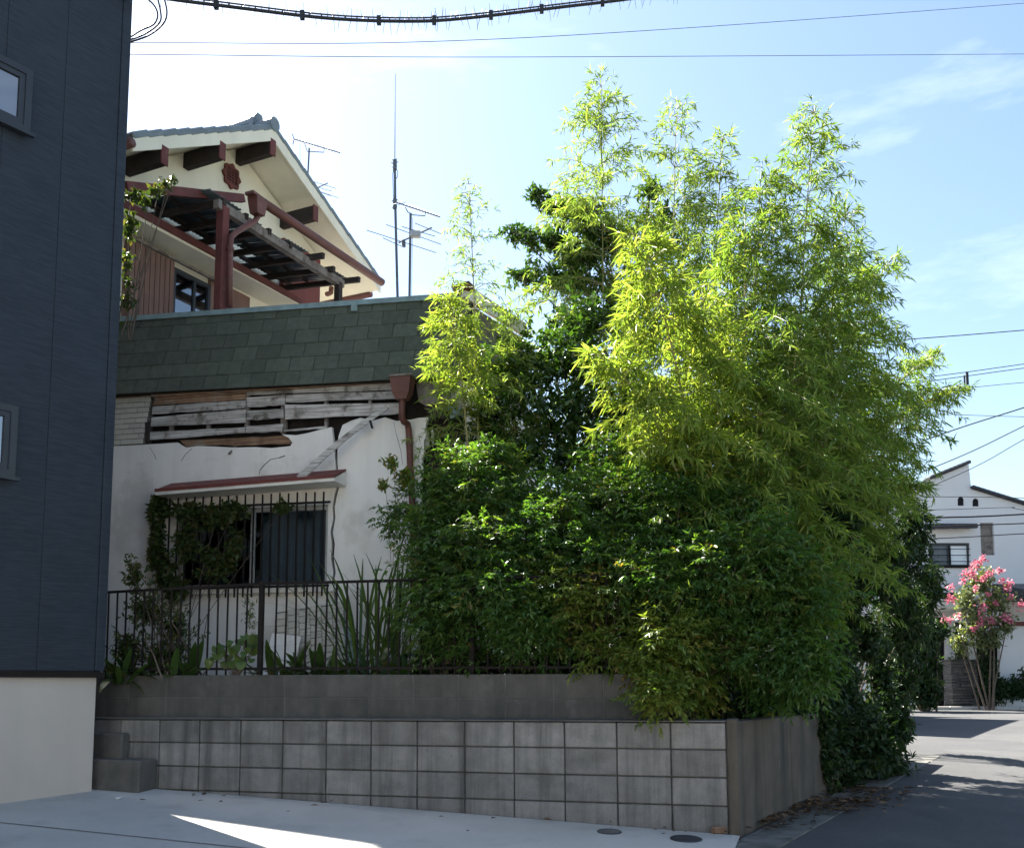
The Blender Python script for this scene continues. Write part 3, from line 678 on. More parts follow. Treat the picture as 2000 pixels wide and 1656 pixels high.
# purlin ends
for (px0, py0, px1, py1) in [(317, 277, 325, 312), (429, 274, 438, 309), (528, 273, 536, 304), (611, 402, 620, 432)]:
    a = G(px0, py0, -.005); b = G(px1, py1, -.005); xc = (a[0] + b[0]) / 2; zt_ = roofz(xc) - .175; hb = .21
    pz = (a[1] + b[1]) / 2
    pu = piece('purlin', (.10, WY, .21), (xc, WY / 2 + .0, min(pz, zt_ - .09)), X['darkwood'], uh, c=.004)
    piece('end_cap', (.112, .02, .235), (0, -WY / 2 - .012, 0), X['redwood'], pu, c=.003)
# flower shaped vent
vx, vz = G(452, 345, WY - .02); ve = empty('gable_vent', (vx, WY - .02, vz)); ve.parent = uh
vp = []
for i in range(32):
    a = 2 * math.pi * i / 32; r = .165 * (1 + .11 * math.cos(8 * a)); vp.append((r * math.cos(a), r * math.sin(a) * 1.05))
MB().prism(vp, -.02, .015, [[(-.105, -.105), (.105, -.105), (.105, .105), (-.105, .105)]]).build('vent_frame', X['redwood'], ve)
MB().box(-.104, .104, .004, .014, -.104, .104).build('vent_back', X['dark'], ve)
for i in range(5): piece('slat', (.208, .012, .015), (0, -.006, -.084 + .042 * i), X['redwood'], ve, c=.002)
for i in range(3): piece('slat', (.015, .012, .208), (-.055 + .055 * i, .0, 0), X['redwood'], ve, c=.002)
# box eave over the upper windows
EY = WY - .42
b0 = FG.hit(262, 405, EY); b1 = FG.hit(587, 592, EY)
zc0 = (b0[2] + b1[2]) / 2
MB().hexa([(b0[0] - .6, EY, b0[2] - .13), (b1[0], EY, b1[2] - .03), (b1[0], EY, b1[2] + .03), (b0[0] - .6, EY, b0[2] - .04)],
          [(b0[0] - .6, WY - .001, b0[2] - .13), (b1[0], WY - .001, b1[2] - .03), (b1[0], WY - .001, b1[2] + .03), (b0[0] - .6, WY - .001, b0[2] - .04)]).build('window_eave', X['cream'], uh)
MB().hexa([(b0[0] - .6, EY - .03, b0[2] - .08), (b1[0], EY - .03, b1[2] - .02), (b1[0], EY - .03, b1[2] + .06), (b0[0] - .6, EY - .03, b0[2] + .02)],
          [(b0[0] - .6, EY - .002, b0[2] - .08), (b1[0], EY - .002, b1[2] - .02), (b1[0], EY - .002, b1[2] + .06), (b0[0] - .6, EY - .002, b0[2] + .02)]).build('eave_fascia', X['redwood'], uh)
# shutter box, window, wall strip of the upper floor
def quad(name, pts, y0, y1, m, parent): return MB().prism(list(reversed([G(*p, y0) for p in pts])), y0, y1).build(name, m, parent)
sx0, sx1 = G(252, 500, WY - .10)[0], G(341, 500, WY - .10)[0]; sz1 = G(300, 490, WY - .10)[1]
sb = MB().box(sx0, sx1, WY - .10, WY - .001, 4.4, sz1).build('shutter_box', X['shutter'], uh)
for i in range(9):
    xx = sx0 + (sx1 - sx0) * (i + .5) / 9; piece('rib', ((sx1 - sx0) / 9 - .012, .014, sz1 - 4.42), (xx, WY - .108, (sz1 + 4.41) / 2), X['shutter'], sb, c=.003)
MB().box(sx0 - .03, sx1 + .9, WY - .14, WY - .101, sz1 + .002, sz1 + .04).build('shutter_rail', X['greywood'], uh)
ux0, ux1 = sx1 + .02, G(410, 560, WY - .05)[0]; uz1 = sz1 - .05
uw_ = MB().prism([(ux0, 4.4), (ux1, 4.4), (ux1, uz1), (ux0, uz1)], WY - .07, WY - .001, [[(ux0 + .05, 4.45), (ux1 - .05, 4.45), (ux1 - .05, uz1 - .05), (ux0 + .05, uz1 - .05)]]).build('window', X['winframe'], uh)
MB().box(ux0 + .05, ux1 - .05, WY - .04, WY - .034, 4.45, uz1 - .05).build('pane', X['glassblue'], uw_)
mxx = (ux0 * .45 + ux1 * .55); MB().box(mxx, mxx + .04, WY - .06, WY - .041, 4.45, uz1 - .05).build('stile', X['winframe'], uw_)
qx0, qx1 = ux1 + .01, G(487, 590, WY - .05)[0]
MB().box(qx0, qx1, WY - .06, WY - .001, 4.4, G(470, 572, WY - .06)[1]).build('shutter_box', X['shutter'], uh)
rx0, rx1 = G(553, 560, WY - .08)[0], G(625, 560, WY - .08)[0]
rsb = MB().box(rx0, rx1, WY - .08, WY - .002, 4.4, G(590, 440, WY - .08)[1] if False else G(553, 470, WY)[1]).build('shutter_box', X['redshutter'], uh)
# balcony awning: posts, beam, rafters, broken sheets
AY = -.62
aw = empty('balcony_awning', FG.world(0, AY, 4.9), FG.yaw); tag(aw, 'collapsing balcony awning with red brown posts, bare rafters and torn roof sheets', 'awning')
def Q(px, py, y): p = FG.hit(px, py, y); return Vector((p[0], p[1] - AY, p[2] - 4.9))
bm0, bm1 = Q(422, 398, AY), Q(668, 556, AY)
MB().bar(bm0, bm1, .085, .11).build('front_beam', X['greywood'], aw)
pt = Q(436, 405, AY); piece('post', (.115, .115, pt.z - .15), (pt.x, pt.y, pt.z / 2 + .075), X['redwood'], aw, c=.008)
pt2 = Q(661, 552, AY); piece('post', (.09, .09, pt2.z - .15), (pt2.x, pt2.y, pt2.z / 2 + .075), X['darkwood'], aw, c=.006)
# fallen back beam
MB().bar(Q(244, 364, AY + .05), Q(474, 388, AY + .3), .07, .10).build('fallen_beam', X['redwood'], aw)
wz = Q(300, 385, WY - .05)
lx0, lx1 = bm0.x - .12, bm1.x + .15; LZ = max(bm0.z, bm1.z) + .06
wy = WY - AY - .04
MB().bar((lx0, wy, LZ), (lx1, wy, LZ - .0), .05, .10).build('wall_ledger', X['darkwood'], aw)
zf = lambda x: bm0.z + (bm1.z - bm0.z) * (x - bm0.x) / (bm1.x - bm0.x)
nrf = 7
for i in range(nrf):
    x = lx0 + .2 + (lx1 - lx0 - .3) * i / (nrf - 1); s0 = (-.06 if i < 4 else -.14 if i % 2 else -.26)
    y_end = s0; MB().bar((x + rnd.uniform(-.02, .02), y_end, zf(x) + .05 - .0), (x, wy, LZ + .07), .05, .075).build('rafter', X['darkwood'], aw)
for j, t in enumerate((.2, .55, .88)):
    xs0, xs1 = lx0 + (.0 if j else .4), lx1 - (.1 if j % 2 else .0)
    MB().bar((xs0, wy * t, zf(xs0) + .10 + (LZ + .07 - zf(xs0)) * t), (xs1, wy * t, zf(xs1) + .10 + (LZ + .07 - zf(xs1)) * t), .04, .04).build('batten', X['darkwood'], aw)
def corr(name, x0, x1, t0, t1, tw):
    mb = MB(); n = max(8, int((x1 - x0) / .02)); v = []
    for i in range(n + 1):
        x = x0 + (x1 - x0) * i / n
        for t in (t0, (t0 + t1) / 2, t1): v.append((x, wy * t, zf(x) + .13 + (LZ + .07 - zf(x)) * t + .009 * math.sin(x * 2 * math.pi / .065) + tw * (x - x0) * (1 - t)))
    f = [(3*i + j, 3*i + 3 + j, 3*i + 4 + j, 3*i + 1 + j) for i in range(n) for j in (0, 1)]
    mb.add(v, f); o = mb.build(name, X['sheet'], aw, smooth=True)
    so_ = o.modifiers.new('thickness', 'SOLIDIFY'); so_.thickness = .003
for a, b, t0, t1, tw in [(0.0, .20, .0, 1, 0), (.20, .36, .05, 1, .03), (.36, .50, .2, 1.0, -.03), (.505, .66, -.02, .74, .02), (.66, .83, .12, 1, -.02), (.83, 1.0, .0, 1, .03)]:
    corr('roof_sheet', lx0 + (lx1 - lx0) * a, lx0 + (lx1 - lx0) * b, t0, t1, tw)
# awning gutter with its rain head and pipe
g0, g1 = Q(508, 392, AY - .14), Q(746, 552, AY - .14)
MB().tube([g0, g0.lerp(g1, .3), g0.lerp(g1, .7), g1], .058, n=10).build('gutter', X['pipe'], aw, smooth=True)
h0 = Q(503, 402, AY - .16)
MB().hexa([h0 + Vector((-.07, -.06, -.12)), h0 + Vector((.07, -.06, -.12)), h0 + Vector((.10, -.08, .08)), h0 + Vector((-.10, -.08, .08))],
          [h0 + Vector((-.07, .06, -.12)), h0 + Vector((.07, .06, -.12)), h0 + Vector((.10, .08, .08)), h0 + Vector((-.10, .08, .08))]).build('rain_head', X['pipe'], aw)
MB().bar(h0 + Vector((-.16, 0, .10)), h0 + Vector((.06, 0, .09)), .13, .035).build('rain_head_rim', X['pipe'], aw)
pp = [h0 + Vector((0, 0, -.12)), Q(504, 422, AY - .15), Q(498, 432, AY - .13), Q(462, 453, AY - .11), Q(452, 462, AY - .11), Q(450, 478, AY - .11), Q(449, 540, AY - .11), Q(449, 600, AY - .11)]
MB().tube(pp, .036, n=10).build('downpipe', X['pipe'], aw, smooth=True)
MB().tube([Q(450.2, 484, AY - .11), Q(450, 490, AY - .11)], .046, n=10).build('pipe_clip', X['pipe'], aw)
# eave gutter ends of the gable house
MB().tube([(xl - .03, -.04, zl - .09), (xl - .03, RB, zl - .09)], .06, n=8).build('eave_gutter', X['pipe'], uh, smooth=True)
MB().tube([(xe + .04, .2, ze - .14), (xe + .04, RB, ze - .14)], .06, n=8).build('eave_gutter', X['pipe'], uh, smooth=True)
q0 = Vector(FG.hit(647, 568, WY + .1))
MB().tube([q0 + Vector((.0, 0, .06)), q0 + Vector((-.01, 0, -.04)), q0 + Vector((-.07, .0, -.08)), q0 + Vector((-.12, .0, -.1))], .04, n=8).build('gutter_elbow', X['pipe'], uh, smooth=True)
# ------------------------------------------------------------------ aerials
def aerial(name, label, base, Y, build):
    b = at(*base, Y); o = empty(name, b); tag(o, label, 'antenna', 'rooftop aerials')
    def T(px, py, dy=0.): return at(px, py, Y + dy) - b
    build(o, T)
def yagi(o, T, a, b, n, ln, r=.006):
    A_, B_ = a, b
    MB().tube([A_, B_], .011, n=6).build('boom', X['antenna'], o)
    d = (B_ - A_).normalized(); s = d.cross(Vector((0, 0, 1))).normalized()
    for i in range(n):
        p = A_.lerp(B_, (i + .3) / n); e = s * ln * (1 - .35 * i / n)
        MB().tube([p - e, p + e], r * .6, n=5).build('element', X['antenna'], o)
def bA(o, T):
    MB().tube([T(596, 440), T(604, 290)], .016, n=6).build('mast', X['antenna'], o)
    yagi(o, T, T(574, 272), T(664, 299, 1.1), 16, .10)
    MB().tube([T(571, 262), T(574, 272), T(572, 283)], .008, n=5).build('reflector', X['antenna'], o)
    MB().tube([T(595, 280), T(600, 296), T(632, 298), T(634, 289)], .008, n=5).build('brace', X['antenna'], o)
    MB().tube([T(586, 275), T(586, 330)], .004, n=4).build('lead', X['wire'], o)
aerial('tv_antenna', 'thin television aerial rising behind the tiled gable', (596, 440), 15.8, bA)
def bA2(o, T):
    MB().tube([T(618, 480), T(621, 366)], .014, n=6).build('mast', X['antenna'], o)
    MB().tube([T(604, 374), T(640, 358, .3)], .011, n=6).build('boom', X['antenna'], o)
    for (a, b) in [((606, 353), (657, 369)), ((606, 362), (648, 374)), ((612, 370), (661, 387)), ((600, 368), (646, 383)), ((622, 398), (645, 405))]:
        MB().tube([T(*a), T(*b, .2)], .005, n=5).build('element', X['antenna'], o)
    piece('balun_box', (.12, .08, .09), T(610, 368), X['antenna'], o, c=.01)
aerial('roof_antenna', 'small crossed aerial half hidden behind the right roof slope', (618, 480), 16.5, bA2)
def bB(o, T):
    MB().tube([T(778, 640), T(772, 400), T(771, 318)], .020, n=7).build('mast', X['antenna'], o)
    MB().tube([T(771, 318), T(771.5, 230), T(772, 145)], .011, .006, n=6).build('whip', X['alu'], o)
    for y, w in ((312, 5), (318, 7), (326, 5), (392, 6), (405, 5)):
        MB().tube([T(771 - w, y + 1), T(771 + w, y - 1)], .007, n=5).build('radial', X['antenna'], o)
    for y in (320, 396): MB().tube([T(771, y - 7), T(771, y + 12)], .033, n=8).build('clamp', X['antenna'], o)
    MB().tube([T(771, 322), T(767, 340), T(768, 380), T(771, 400)], .006, n=4).build('lead', X['wire'], o)
    MB().tube([T(772, 326), T(777, 336), T(776, 346), T(773, 350)], .006, n=4).build('lead', X['wire'], o)
aerial('whip_antenna', 'tall whip aerial on a steel mast behind the shingled parapet', (778, 640), 14.2, bB)
def bC(o, T):
    MB().tube([T(799, 640), T(802, 417)], .019, n=7).build('mast', X['antenna'], o)
    yagi(o, T, T(775, 396), T(859, 424, .9), 14, .09)
    MB().tube([T(792, 405), T(796, 414), T(806, 420), T(830, 422), T(831, 415)], .008, n=5).build('brace', X['antenna'], o)
    MB().tube([T(779, 474), T(843, 445, .5)], .013, n=6).build('boom', X['antenna'], o)
    for (a, b) in [((716, 450), (852, 494)), ((754, 439), (862, 478)), ((785, 443), (850, 462)), ((810, 436), (861, 457)), ((748, 465), (790, 484))]:
        MB().tube([T(*a), T(*b, .3)], .006, n=5).build('element', X['antenna'], o)
    piece('balun_box', (.16, .09, .10), T(811, 458), X['alu'], o, c=.012)
    MB().tube([T(788, 470), T(789, 482)], .03, n=6).build('clamp', X['antenna'], o)
    MB().tube([T(806, 425), T(805, 500), T(804, 590)], .004, n=4).build('lead', X['wire'], o)
aerial('yagi_antenna', 'double yagi aerial on a short mast right of the tall whip aerial', (799, 640), 14.0, bC)

# ------------------------------------------------------------------ overhead wires
def smoothp(P, n=8):
    out = []
    for i in range(len(P) - 1):
        p0, p1, p2, p3 = P[max(i-1, 0)], P[i], P[i+1], P[min(i+2, len(P)-1)]
        for k in range(n):
            t = k / n; out.append(.5 * ((2*p1) + (p2 - p0) * t + (2*p0 - 5*p1 + 4*p2 - p3) * t * t + (3*p1 - p0 - 3*p2 + p3) * t ** 3))
    return out + [P[-1]]
def wire(label, pts, r, name='overhead_wire', parent=None, group=None, m='wire'):
    P = smoothp([at(*p) for p in pts], 8); o = MB().tube(P, r * (.72 if group == 'wires beyond the bamboo' else 1), n=6).build(name, X[m], parent, smooth=True)
    if not parent: tag(o, label, 'wire', group)
    return P
sc_ = empty('spiked_cable', at(790, 42, 8.9)); tag(sc_, 'thick overhead cable wrapped in bird deterrent spikes', 'cable')
c0 = at(790, 42, 8.9)
P = smoothp([at(*p) - c0 for p in [(120, -45, 8.0), (290, -8, 8.2), (460, 15, 8.4), (640, 36, 8.7), (790, 42, 8.9), (900, 37, 9.1), (1100, 14, 9.3), (1260, -6, 9.5), (1500, -45, 9.8), (1900, -150, 10.3)]], 14)
MB().tube(P, .016, n=7).build('cable', X['wire'], sc_, smooth=True)
MB().tube([p + Vector((0, 0, .035)) for p in P], .008, n=6).build('messenger', X['wire'], sc_, smooth=True)
sp = MB(); cl = MB(); acc = 0; k = 0
for a, b in zip(P, P[1:]):
    n = max(1, int((b - a).length / .036)); d = (b - a).normalized()
    for i in range(n):
        p = a.lerp(b, i / n); k += 1
        for e in range(2):
            s = Vector((rnd.uniform(-.35, .35), rnd.uniform(-.8, .8), 1 if (k + e) % 3 else -.9)).normalized(); sp.tube([p, p + s * rnd.uniform(.085, .125)], .0034, .0016, n=3, cap=False)
        if k % 13 == 0: cl.box(p.x - .022, p.x + .018, p.y - .02, p.y + .02, p.z - .036, p.z + .045)
        elif k % 2 == 0: cl.box(p.x - .004, p.x + .004, p.y - .01, p.y + .01, p.z + .0, p.z + .035)
tag(sp.build('spikes', X['antenna'], sc_), kind='stuff'); tag(cl.build('clamps', X['wire'], sc_), kind='stuff')
wire('thin wire sagging up to the right from the corner of the dark building', [(238, 84, 8.5), (320, 84, 8.7), (800, 83, 10), (1300, 58, 11.5), (2000, 7, 14), (2300, -20, 15)], .0036)
wire('thin level wire crossing the sky below the sagging wire', [(235, 106, 8.5), (345, 107.5, 8.8), (1000, 112, 11), (2000, 106, 15), (2300, 102, 16)], .0036)
for i, (a, lb) in enumerate([([(252, 74, 8.55), (275, 60, 8.5), (300, 48, 8.45), (308, 30, 8.4), (300, 10, 8.35), (275, -12, 8.3)], 'looping service cable entering the dark building, tightest loop'),
                       ([(252, 79, 8.55), (285, 66, 8.5), (312, 44, 8.45), (313, 20, 8.4), (305, -12, 8.3)], 'looping service cable entering the dark building, middle loop'),
                       ([(250, 84, 8.55), (290, 70, 8.5), (318, 48, 8.45), (326, 24, 8.4), (318, -12, 8.3)], 'looping service cable entering the dark building, widest loop')]):
    wire(lb, [(238, a[0][1] + 4, 8.5)] + a, .0085, 'service_cable', group='service cables of the dark building')
    for s in (0, 1): pass
gW = 'wires beyond the bamboo'
for lb, pts, r in [('single wire leaving the bamboo below the clouds', [(1500, 680, 18), (1770, 663, 18), (2000, 645, 18), (2300, 620, 18)], .012),
                   ('upper of the paired wires joined by a spacer', [(1500, 775, 20), (1840, 733, 20), (2000, 711, 20), (2300, 670, 20)], .011),
                   ('lower of the paired wires joined by a spacer', [(1500, 785, 20), (1840, 741, 20), (2000, 719, 20), (2300, 680, 20)], .011),
                   ('faint wire just under the spacer', [(1500, 790, 20), (1830, 763, 20), (2000, 747, 20), (2300, 722, 20)], .008),
                   ('wire rising to the right behind the outermost bamboo tip', [(1500, 960, 18), (1700, 896, 18), (1880, 834, 18), (2000, 796, 18), (2200, 730, 18)], .016),
                   ('faint flat wire crossing the rising wire', [(1600, 800, 22), (1900, 811, 22), (2000, 814, 22), (2300, 822, 22)], .009),
                   ('steep wire meeting the bamboo above the far roof', [(1600, 1000, 20), (1860, 898, 20), (2000, 832, 20), (2200, 735, 20)], .015),
                   ('steep wire passing over the peak of the far white house', [(1700, 1000, 22), (1893, 917, 22), (2000, 858, 22), (2200, 745, 22)], .013),
                   ('thin wire in front of the small arched openings', [(1600, 968, 22.5), (1840, 970, 22.5), (1930, 971, 22.5), (2300, 980, 22.5)], .010),
                   ('thick twisted wire below the arched openings of the far house', [(1600, 1022, 22.5), (1830, 1011, 22.5), (1900, 1009, 22.5), (2000, 1004, 22.5), (2300, 985, 22.5)], .026),
                   ('wire in front of the small tiled ledge of the far house', [(1600, 1042, 22.5), (1840, 1028, 22.5), (2000, 1022, 22.5), (2300, 1010, 22.5)], .019),
                   ('wire just above the three paned window of the far house', [(1600, 1060, 22.5), (1860, 1050, 22.5), (2000, 1042, 22.5), (2300, 1028, 22.5)], .016),
                   ('faint top wire low across the white far wall', [(1600, 1000, 22.5), (1840, 995, 22.5), (1975, 991, 22.5), (2000, 996, 22.5), (2300, 1040, 22.5)], .009)]:
    wire(lb, pts, r, group=gW)
p = at(1889, 737, 20); o = empty('wire_spacer', p); tag(o, 'small spacer hanging between the paired wires', 'wire spacer')
MB().bar((0, 0, .12), (0, 0, -.16), .05, .03).build('bar', X['wire'], o)
MB().bar((-.06, 0, .04), (-.06, 0, -.18), .03, .02).build('hanger', X['wire'], o); MB().bar((.03, 0, -.17), (.03, 0, -.30), .02, .02).build('hanger', X['wire'], o)

# ------------------------------------------------------------------ far white house across the junction
FY = 27.0; fo = at(1900, 1382, FY); FH = Frame((fo.x, FY, 0), 0); GB = gz(fo.x, FY)
fw = empty('white_house', (fo.x, FY, GB)); tag(fw, 'far white two storey house with dark tiled parapet gables and arched openings', 'house')
def H(px, py, y=0.): p = FH.xz(px, py, y); return (p[0], p[1] - GB)
body = [H(1690, 1400), H(2160, 1400), H(2160, 1035), H(1897, 955), H(1892, 907), H(1820, 936), H(1700, 985)]
warc = lambda cx, y0, y1, w, y=0.: [H(cx - w, y1, y), H(cx + w, y1, y), H(cx + w, y0 + w * .9, y), H(cx + w * .7, y0 + w * .25, y), H(cx, y0, y), H(cx - w * .7, y0 + w * .25, y), H(cx - w, y0 + w * .9, y)]
zbot = lambda P: [(q[0], max(q[1], -.3)) for q in P]
holes = [warc(1876.5, 970, 987.5, 6), warc(1905.5, 973, 989, 6), [H(1797, 1108), H(1894, 1108), H(1894, 1060), H(1797, 1060)], [H(1917, 1084), H(1943, 1084), H(1940, 1021), H(1914, 1021)],
         [H(1795, 1384), H(1850, 1384), H(1850, 1205), H(1795, 1205)]]
MB().prism(zbot(body), 0, .25, holes).build('wall', X['farwall'], fw)
MB().box(H(1690, 1300)[0], H(2160, 1300)[0], .26, 7, -.3, H(1900, 1035)[1]).build('rear_block', X['dark'], fw)
def tiles(name, a, b, n, y0, y1, r):
    for i in range(n):
        p = Vector((a[0] + (b[0]-a[0]) * (i + .5) / n, 0, a[1] + (b[1]-a[1]) * (i + .5) / n))
        MB().tube([p + Vector((0, y0, 0)), p + Vector((0, y1, .06))], r, n=7).build(name, X['fartile'], fw)
for (a, b, n) in [(H(1815, 937), H(1892, 906), 9), (H(1897, 955), H(2010, 990), 12)]:
    d = Vector((b[0]-a[0], 0, b[1]-a[1])); l = d.length / n
    for i in range(n):
        c_ = Vector((a[0], 0, a[1])) + d * ((i + .5) / n)
        piece('verge_tile', (l + .05, .5, .10), (c_.x, .12, c_.z + .05), X['fartile'], fw, rot=(0, -math.atan2(d.z, d.x) + .04, 0), c=.03)
tiles('ledge_tile', H(1805, 1033), H(1900, 1031), 11, -.32, 0, .065)
MB().box(H(1803, 1030)[0], H(1902, 1030)[0], -.22, -.002, H(1850, 1028)[1], H(1850, 1026)[1] + .02).build('ledge', X['fartile'], fw)
tiles('roof_tile', H(1780, 1172), H(1862, 1172), 9, -1.2, 0, .07)
tiles('roof_tile', H(1945, 1168), H(2060, 1166), 13, -2.4, -.1, .07)
MB().hexa([(H(1940, 1170)[0], -2.3, H(1945, 1170)[1]), (H(2100, 1170)[0], -2.3, H(1945, 1170)[1]), (H(2100, 1140)[0], -.01, H(1945, 1140)[1]), (H(1940, 1140)[0], -.01, H(1945, 1140)[1])],
          [(H(1940, 1170)[0], -2.3, H(1945, 1175)[1]), (H(2100, 1170)[0], -2.3, H(1945, 1175)[1]), (H(2100, 1140)[0], -.005, H(1945, 1175)[1]), (H(1940, 1140)[0], -.005, H(1945, 1175)[1])]).build('porch_roof', X['fartile'], fw)
MB().box(H(1780, 1180)[0], H(1866, 1180)[0], -1.25, -.002, H(1800, 1195)[1], H(1800, 1177)[1]).build('porch_beam', X['farwall'], fw)
MB().box(H(1795, 1120)[0], H(1897, 1120)[0], -.5, -.002, H(1800, 1160)[1], H(1800, 1112)[1]).build('window_bay', X['farwall'], fw)
MB().box(H(1790, 1120)[0], H(1900, 1120)[0], -.14 - .4, -.5 - .002, H(1800, 1113)[1], H(1800, 1108)[1]).build('bay_rail', X['blackmetal'], fw)
for i, (a, b, m) in enumerate([(1797, 1820, 'farpane'), (1820, 1856, 'sheet'), (1856, 1894, 'farpane')]):
    x0, z0 = H(a, 1106); x1, z1 = H(b, 1061)
    w = MB().prism([(x0, z0), (x1, z0), (x1, z1), (x0, z1)], .06, .12, [[(x0+.06, z0+.06), (x1-.06, z0+.06), (x1-.06, z1-.06), (x0+.06, z1-.06)]]).build('window_sash', X['winframe'], fw)
    MB().box(x0+.06, x1-.06, .09, .10, z0+.06, z1-.06).build('pane', X[m], w)
    for k in range(3): MB().box(x0, x1, -.03, -.015, z0 + (z1-z0) * (.2 + .27 * k), z0 + (z1-z0) * (.2 + .27 * k) + .018).build('grille_bar', X['blackmetal'], w)
x0, z0 = H(1914, 1085); x1, z1 = H(1944, 1020)
MB().box(x0, x1, .08, .12, z0, z1).build('shutter', X['greywood'], fw)
for cx, t, b in ((1876.5, 970, 988), (1905.5, 973, 989)): MB().prism(warc(cx, t, b, 5.9), .03, .06).build('vent', X['dark'], fw)
MB().prism(zbot([H(1795, 1384), H(1850, 1384), H(1850, 1205), H(1795, 1205)]), .2, .24).build('door', X['dark'], fw)
# arched porch wall on the right
pw = MB().prism(zbot([H(1952, 1382, -.9), H(2100, 1382, -.9), H(2100, 1222, -.9), H(1958, 1222, -.9), H(1954, 1232, -.9)]), -.9, -.75).build('porch_wall', X['farwall'], fw)
MB().box(H(1920, 1228, -.9)[0], H(2100, 1228, -.9)[0], -1.0, -.6, H(1950, 1222, -.9)[1], H(1950, 1214, -.9)[1]).build('porch_lintel', X['redwood'], fw)
MB().box(H(1855, 1300)[0], H(1868, 1300)[0], -1.2, -1.05, -.1, H(1860, 1196)[1]).build('porch_post', X['farwall'], fw)
MB().prism(zbot([H(1926, 1384, -.03), H(1954, 1384, -.03), H(1954, 1248, -.03), H(1948, 1232, -.03), H(1932, 1232, -.03), H(1926, 1248, -.03)]), -.05, -.002).build('arch_shade', X['dark'], fw)  # flat dark panel standing in for the shaded arch opening
MB().box(H(1868, 1300)[0], H(1925, 1300)[0], -.04, -.002, -.1, H(1900, 1215)[1]).build('entrance_shade', X['darkwood'], fw)  # dark sheet laid flat in place of the shaded entrance recess
# stacked slate gate pillar
gp0 = at(1887, 1378, 25.6); gzp = gz(gp0.x, 25.6)
gp = empty('gate_pillar', (gp0.x, 25.6, gzp)); tag(gp, 'gate pillar of thin stacked dark slates before the white house', 'pillar')
PH = at(1887, 1291, 25.6).z - gzp; PW = px2m(52, 25.6)
nr = 17
for r in range(nr):
    z = PH * (r + .5) / nr; x = -PW / 2; off = rnd.uniform(.2, .45)
    while x < PW / 2 - .02:
        w = min(rnd.uniform(.2, .5), PW / 2 - x); piece('slate', (round(w, 2) - .008 if w > .05 else .04, .5, PH / nr - .006), (x + w / 2, .25 + rnd.uniform(-.02, .02), z), X['stone'], gp, c=.006); x += w
piece('cap', (PW + .06, .56, .05), (0, .25, PH + .026), X['stone'], gp, c=.01)
# kerb of the cross road
kb = empty('kerb', (8, 25.36, gz(8, 25))); tag(kb, 'pale concrete kerb line along the front of the far house', 'kerb')
for k in range(34): piece('kerb_stone', (.595, .14, .16), (-9 + .6 * k, 0, .02), X['base'], kb, c=.015)
# low flat roofed neighbour hidden by the bamboo and the pale wall seen past it
NB = Frame((4.55, 15.9, 0), R(56.3)); g0 = gz(4.5, 16)
nbh = empty('neighbour_house', (4.55, 15.9, g0), NB.yaw - R(90)); tag(nbh, 'low pale house with flat roof half hidden behind the bamboo', 'house')
MB().box(-4.5, -.2, .2, 6.0, -.3, 2.75).build('wall', X['pinkwall'], nbh)
MB().box(-4.7, 0, 0, 6.2, 2.76, 3.0).build('roof', X['fartile'], nbh)
MB().box(-1.6, -.8, .17, .199, .0, 2.0).build('door', X['shutter'], nbh)
wv = MB().box(-3.6, -2.2, .17, .199, .9, 2.0).build('window', X['winframe'], nbh); MB().box(-3.5, -2.3, .16, .169, 1.0, 1.9).build('pane', X['glassblue'], wv)
q = at(1698, 1300, 21.5)
bw = empty('boundary_wall', (q.x, 21.5, gz(q.x, 21.5)), R(2)); tag(bw, 'pale pink boundary wall glimpsed beside the parked car', 'wall')
hW = at(1698, 1228, 21.5).z - gz(q.x, 21.5)
for k in range(4): piece('wall_panel', (.9, .15, hW + .1), (-.12 - .905 * k, 0, hW / 2 - .05), X['pinkwall'], bw, c=.01)
piece('coping', (3.72, .2, .06), (-1.5, 0, hW + .032), X['base'], bw, c=.01)
piece('meter_box', (.28, .12, .5), (-.02, -.14, hW - 1.05 + .1), X['blackmetal'], bw, c=.015)

# ------------------------------------------------------------------ parked car glimpsed through the leaves
cp = at(1560, 1390, 18.5); cz_ = gz(cp.x, 18.5)
car = empty('parked_car', (cp.x - .25, 18.5, cz_), R(35)); tag(car, 'silver blue car parked behind the dark shrubs near the road', 'car')
prof = [(-2.0, .35), (2.0, .35), (2.08, .62), (1.95, .82), (1.05, .96), (.35, 1.46), (-1.35, 1.50), (-1.9, 1.05), (-2.06, .75)]
wy0, wy1 = -.82, .82
body = MB()
for (y0, y1, s) in [(-.80, .80, 1.0)]: body.prism(prof, y0, y1)
cb = body.build('body', X['carpaint'], car); bv = cb.modifiers.new('bevel', 'BEVEL'); bv.width = .09; bv.segments = 3
gp_ = [(.92, 1.0), (.36, 1.40), (-1.28, 1.43), (-1.66, 1.02)]
for s in (-1, 1):
    MB().prism(gp_, s * .808 - .006, s * .808 + .006).build('side_window', X['glassblue'], car)
    for xw in (-1.3, 1.28):
        wh = MB().tube([(xw, s * .66, .31), (xw, s * .83, .31)], .31, n=20).build('wheel', X['rubber'], car, smooth=False)
        MB().tube([(xw, s * .70, .31), (xw, s * .842, .31)], .19, n=14).build('rim', X['alu'], wh)
    piece('headlight', (.10, .34, .14), (1.98, s * .56, .72), X['alu'], car, c=.03)
    piece('mirror', (.12, .18, .12), (.72, s * .92, 1.02), X['carpaint'], car, c=.03)
MB().hexa([(1.06, -.70, .985), (1.06, .70, .985), (.38, .62, 1.475), (.38, -.62, 1.475)], [(1.0, -.70, .94), (1.0, .70, .94), (.32, .62, 1.43), (.32, -.62, 1.43)]).build('windscreen', X['glassblue'], car)
